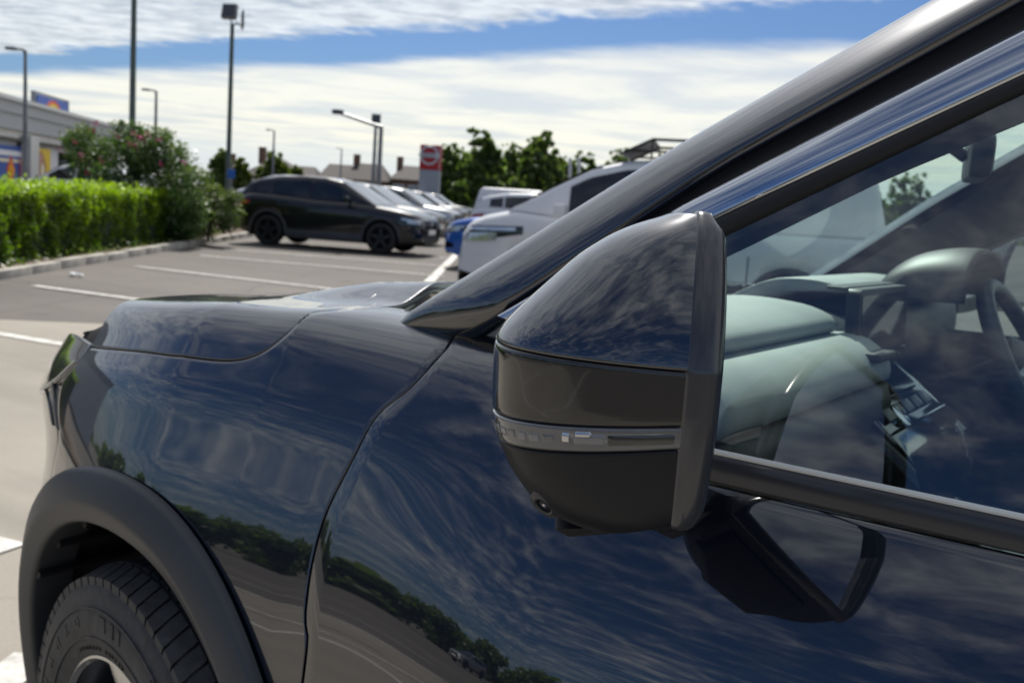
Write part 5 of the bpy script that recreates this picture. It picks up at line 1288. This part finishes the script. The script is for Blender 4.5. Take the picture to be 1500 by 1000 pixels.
flat('headline_band', [(x0+.2, z1-.68), (x1-.3, z1-.68), (x1-.3, z1-.54), (x0+.2, z1-.54)], .152, M['cream'], e)
xc, zc2 = fx(10), fz_(10, 248); rr_ = .52
flat('flame_diamond', [(xc-rr_, zc2), (xc-.2, zc2-.42), (xc+.2, zc2-.42), (xc+rr_, zc2), (xc+.22, zc2+.35), (xc, zc2+.62), (xc-.22, zc2+.35)], .153, M['red'], e)
flat('flame_diamond', [(xc-rr_*.8, zc2-.02), (xc-.2, zc2-.34), (xc+.2, zc2-.34), (xc+rr_*.8, zc2-.02), (xc, zc2+.40)], .165, M['orange'], e)
Tm = Matrix.Translation((xc, SG*.18, zc2-.05)) @ (FRONT if SG < 0 else Matrix.Rotation(math.pi, 4, 'Z') @ FRONT)
text('20%', .42, Tm, M['poster_yel'], e, 'lettering', .003)
for k_, (pxx, mt_) in enumerate(((22, 'bottle'), (25, 'red'), (28, 'bottle'), (32, 'orange'))):
    xb = fx(pxx); flat('bottle_print', [(xb-.07, z0+.1), (xb+.07, z0+.1), (xb+.07, z0+.75), (xb+.03, z0+.95), (xb-.03, z0+.95), (xb-.07, z0+.75)], .153, M[mt_], e)
e, x0, x1, z0, z1 = poster('poster', 'yellow portrait poster beside the lamp post on the shop front', 40, 69, 217, 258, M['poster_yel'])
xm_ = (x0+x1)/2+.0; w1 = (x1-x0)
flat('figure_print', [(xm_-.10*w1, z0), (xm_+.22*w1, z0), (xm_+.26*w1, z0+.45), (xm_+.12*w1, z0+.95), (xm_+.02*w1, z1-.12), (xm_-.10*w1, z1-.25), (xm_-.12*w1, z0+.6)], .153, M['skin'], e)
flat('figure_print', [(xm_-.04*w1, z0), (xm_+.16*w1, z0), (xm_+.16*w1, z0+.42), (xm_+.05*w1, z0+.65), (xm_-.02*w1, z0+.5)], .165, M['cream'], e)
flat('figure_print', [(xm_-.08*w1, z0+.62), (xm_+.05*w1, z0+.6), (xm_+.06*w1, z0+.95), (xm_-.03*w1, z0+1.05), (xm_-.09*w1, z0+.9)], .165, M['pinkp'], e)
fb_(fx(25), fx(38), 0, fz_(31, 199), .16, .55, 'pillar_panel', M['roofmetal'])
for k_ in range(2):
    xw_ = 8+k_*6; fb_(xw_, xw_+5.5, .7, 2.3, -.01, .03, 'shop_window', M['auto_glass'])
# rooftop sign
p0 = far(50, 148, 50); p1 = far(97, 150, 55); mid_ = (p0+p1)/2; sgn = tag(empty('roof_sign', (mid_[0], mid_[1], 4.0), math.atan2(p1[1]-p0[1], p1[0]-p0[0])), 'square blue sign with a yellow disc rising behind the shop roof edge', 'sign'); ww = np.linalg.norm((p1-p0)[:2])*.48; zt2 = zat(70, 143, 52)-4.0
mb = MB(); mb.box((-ww, -.12, zt2-2*ww*.62), (ww, .12, zt2)); mb.build('panel', M['poster_blue'], sgn); mb = MB(); mb.lathe([(0, -.02), (.74*ww, -.02), (.74*ww, 0)], (0, -.125, zt2-ww*.85), (0, 1, 0), 36); mb.build('yellow_disc', M['poster_yel'], sgn)
mb = MB(); mb.lathe([(.74*ww, -.03), (.80*ww, -.03), (.80*ww, 0)], (0, -.125, zt2-ww*.85), (0, 1, 0), 36); mb.build('red_ring', M['red'], sgn)
mb = MB(); mb.box((-ww*1.12, -.1, -.4), (-ww*1.06, .1, zt2+.12)); mb.box((ww*1.06, -.1, -.4), (ww*1.12, .1, zt2+.12)); mb.box((-ww*1.12, -.1, zt2+.06), (ww*1.12, .1, zt2+.12)); mb.build('frame', M['pole_grey'], sgn)
# ------------------------------------------------------------------ houses on the far side
M['brick'] = plain('brown_brick', (.20, .12, .085), .9, var=.25, scale=2); M['rooftile'] = plain('brown_roof_tile', (.05, .042, .042), .85, var=.25, scale=2.5); M['house_glass'] = plain('house_window', (.25, .28, .32), .15); M['pale_wall'] = plain('pale_render', (.42, .40, .37), .9, var=.1)
def house(px0, px1, py_ridge, py_eave, d, label, wall='brick', hip=0, chim=None, nwin=3, depth=9):
    a, b = far(px0, 270, d), far(px1, 270, d); x_ = np.linalg.norm((b-a)[:2]); zR, zE = zat((px0+px1)/2, py_ridge, d), zat((px0+px1)/2, py_eave, d)
    e = tag(empty('house', (a[0], a[1], 0), math.atan2(b[1]-a[1], b[0]-a[0])), label, 'house', 'brown roofed houses beyond the car park')
    mb = MB(); mb.box((.15, .15, 0), (x_-.15, depth-.15, zE)); mb.build('wall', M[wall], e)
    mb = MB(); V = [(-.2, -.3, zE), (x_+.2, -.3, zE), (x_+.2, depth+.3, zE), (-.2, depth+.3, zE), (hip, depth/2, zR), (x_-hip, depth/2, zR)]; mb.add(V, [(0, 1, 5, 4), (2, 3, 4, 5), (1, 2, 5), (3, 0, 4), (3, 2, 1, 0)]); rf = mb.build('roof', M['rooftile'], e)
    for cx_ in (chim or []): mb = MB(); mb.box((cx_*x_-.4, depth/2-.4, zR-1.0), (cx_*x_+.4, depth/2+.4, zR+1.1)); mb.build('chimney', M['brick'], rf)
    for k in range(nwin):
        xw_ = x_*(k+.5)/nwin
        for zw in (1.0, zE-1.9):
            mb = MB(); mb.box((xw_-.75, .09, zw), (xw_+.75, .16, zw+1.25)); fr_2 = mb.build('window', M['whitep'], e); mb = MB(); mb.box((xw_-.65, .075, zw+.1), (xw_-.03, .088, zw+1.15)); mb.box((xw_+.03, .075, zw+.1), (xw_+.65, .088, zw+1.15)); mb.build('pane', M['house_glass'], fr_2)
    return e
house(352, 440, 228, 258, 120, 'house with a peaked roof behind the small green tree', 'brick', 3.5, (.2,), 3)
house(412, 462, 242, 262, 132, 'low brown roof between the peaked house and the terrace', 'brick', 1)
house(466, 512, 239, 262, 128, 'pale end house of the far terrace left of the lamp', 'pale_wall', .5, None, 2)
house(500, 566, 238, 264, 125, 'long brown roofed terrace house with a chimney', 'brick', 1.2, (.2,), 4)
house(572, 640, 242, 264, 128, 'brown roofed house with white windows left of the red sign', 'brick', 1.2, (.1,), 3)
house(296, 350, 236, 258, 118, 'house roof half hidden behind the floodlight mast', 'brick', 2, (.5,), 2)
# ------------------------------------------------------------------ trees
def tree_px(px, py_top, d, rw, label, mat='tree_leaf', n=5200, seed=1, tall=1.0, name='broadleaf_tree', cat='tree', group='trees beyond the parked cars', leaf=.20):
    p = gp_at(px, 290, d); h = zat(px, py_top, d); q = random.Random(seed); rm_ = rw*d/F; cl = []
    for k in range(95):
        t = q.uniform(.05, .97); w = rm_*(math.sin(math.pi*min(1, .20+.76*t))**.65); a_ = q.uniform(0, 6.28); rr_ = math.sqrt(q.uniform(.0, 1.0))*w
        cl.append((math.cos(a_)*rr_, math.sin(a_)*rr_*.8, h*t*.95, rm_*q.uniform(.14, .27)*(1.15-.55*t)))
    for k in range(12): cl.append((q.uniform(-.55, .55)*rm_, q.uniform(-.3, .3)*rm_, h*q.uniform(.88, 1.03), rm_*q.uniform(.04, .10)))
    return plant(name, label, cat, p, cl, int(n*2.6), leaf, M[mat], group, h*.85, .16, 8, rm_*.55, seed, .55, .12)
tree_px(652, 212, 84, 34, 'dark tree just right of the red sign', seed=3); tree_px(703, 196, 80, 42, 'tall dark tree with feathery top right of the sign', seed=5, n=7000); tree_px(745, 212, 88, 26, 'thin gappy tree between the two big dark trees', seed=8, n=2600)
tree_px(787, 195, 76, 42, 'broad dark tree above the white hatchback', seed=13, n=7000); tree_px(815, 240, 80, 24, 'smaller yellowish green tree beside the white van screen', 'tree_light', 2600, 21)
tree_px(852, 225, 100, 30, 'far hazy tree behind the white van roof', seed=23, n=3200); tree_px(900, 222, 105, 34, 'faraway tree seen over the white van', seed=29, n=3200); tree_px(676, 235, 92, 36, 'low dark tree filling the gap behind the red sign', seed=31, n=4000)
tree_px(725, 240, 92, 42, 'low dark bushy tree behind the white hatchback', seed=33, n=4000)
for k, (px, py) in enumerate(((664, 226), (688, 220), (718, 222), (757, 219), (772, 226), (806, 224), (828, 236))):
    tree_px(px, py, 96+k % 3*4, 30, ('first', 'second', 'third', 'fourth', 'fifth', 'sixth', 'last')[k]+' from the left in the back row of green trees right of the red sign', 'tree_light' if k % 2 else 'tree_leaf', 3600, 120+k, group='back row of trees')
tree_px(400, 226, 70, 30, 'rounded light green tree above the black crossover', 'tree_light', 3200, 41); tree_px(352, 236, 60, 20, 'small light green tree right of the floodlight mast', 'tree_light', 2200, 43); tree_px(322, 222, 66, 22, 'dark tree behind the floodlight mast foot', seed=45, n=2600); tree_px(432, 246, 75, 18, 'low green bush-like tree by the house gable', 'tree_light', 1800, 47)
BT = [a_+' tree '+b_+' far behind the viewer' for b_ in ('to the left', 'in the middle', 'to the right') for a_ in ('dark round', 'tall dark', 'low bushy', 'wide dark', 'dense', 'loose')]
for k in range(17):
    q = random.Random(60+k); f_ = k/16; x_, y_ = -58+70*f_+q.uniform(-1.5, 1.5), -20-36*f_**.8+q.uniform(-1.5, 1.5); h_ = q.uniform(2.6, 4.4)
    cl = [(q.uniform(-2.4, 2.4), q.uniform(-1.6, 1.6), h_*q.uniform(.06, .93), q.uniform(.8, 1.5)) for c_ in range(22)]
    plant('broadleaf_tree', BT[k], 'tree', (x_, y_, 0), cl, 2600, .36, M['tree_leaf'], 'trees behind the viewer', h_*.7, .16, 6, 1.6, 60+k, .55, .4)
for k, (px, d) in enumerate(((980, 104), (1060, 112), (1150, 100), (1240, 118), (1330, 106), (1430, 115), (1540, 110))):
    tree_px(px, 228+8*(k % 3)+(px-980)*.062, d, 44, ('broad dark tree', 'rounded tree', 'taller tree', 'loose tree', 'low wide tree', 'narrow tree', 'last tree')[k]+' far off to the right beyond the white van', seed=80+k, n=3000, group='trees far to the right')
# two pale leaning posts near the far trees
for px in (838, 851):
    p = gp_at(px, 290, 50); e = tag(empty('goal_post', p), ('left' if px < 845 else 'right')+' of two pale leaning posts in front of the far trees', 'post', 'pale posts near the trees'); mb = MB(); a = RT*-.25; mb.tube([(0, 0, 0), (a.x, a.y, zat(px-5, 232, 50))], .09, 8); mb.build('post_shaft', M['roofmetal'], e)
# small blue parking sign by the mast foot and a timber fence line far off
p = gp_at(338, 290, 26); e = tag(empty('road_sign', p), 'small blue rectangular sign by the foot of the floodlight mast', 'sign'); mb = MB(); mb.tube([(0, 0, 0), (0, 0, 1.75)], .025, 8); mb.build('sign_post', M['pole_grey'], e)
mb = MB(); Mx = Matrix.Rotation(math.atan2(RT.y, RT.x), 4, 'Z'); mb.box((-.10, -.03, 1.45), (.10, -.01, 1.68), 0, Mx); mb.build('sign_plate', plain('sign_blue', (.02, .12, .45), .5), e, bevel=.006)

# far wooded belt that closes the horizon to the right and behind
q_ = np.random.default_rng(77); n = 26000; az = np.where(q_.random(n) < .75, q_.uniform(R(-175), R(29), n), q_.uniform(R(100), R(185), n)); rad = q_.uniform(210, 240, n)
hh = 5.0+2.2*np.sin(az*23)+1.4*np.sin(az*61+1)+.9*np.sin(az*140+2); P = np.stack([-np.sin(az)*rad, np.cos(az)*rad, q_.random(n)**.8*hh], 1)
wb_ = leaves('far_woodland', P, 1.1, M['tree_leaf'], None, None, .6, 78); wb_['kind'] = 'stuff'
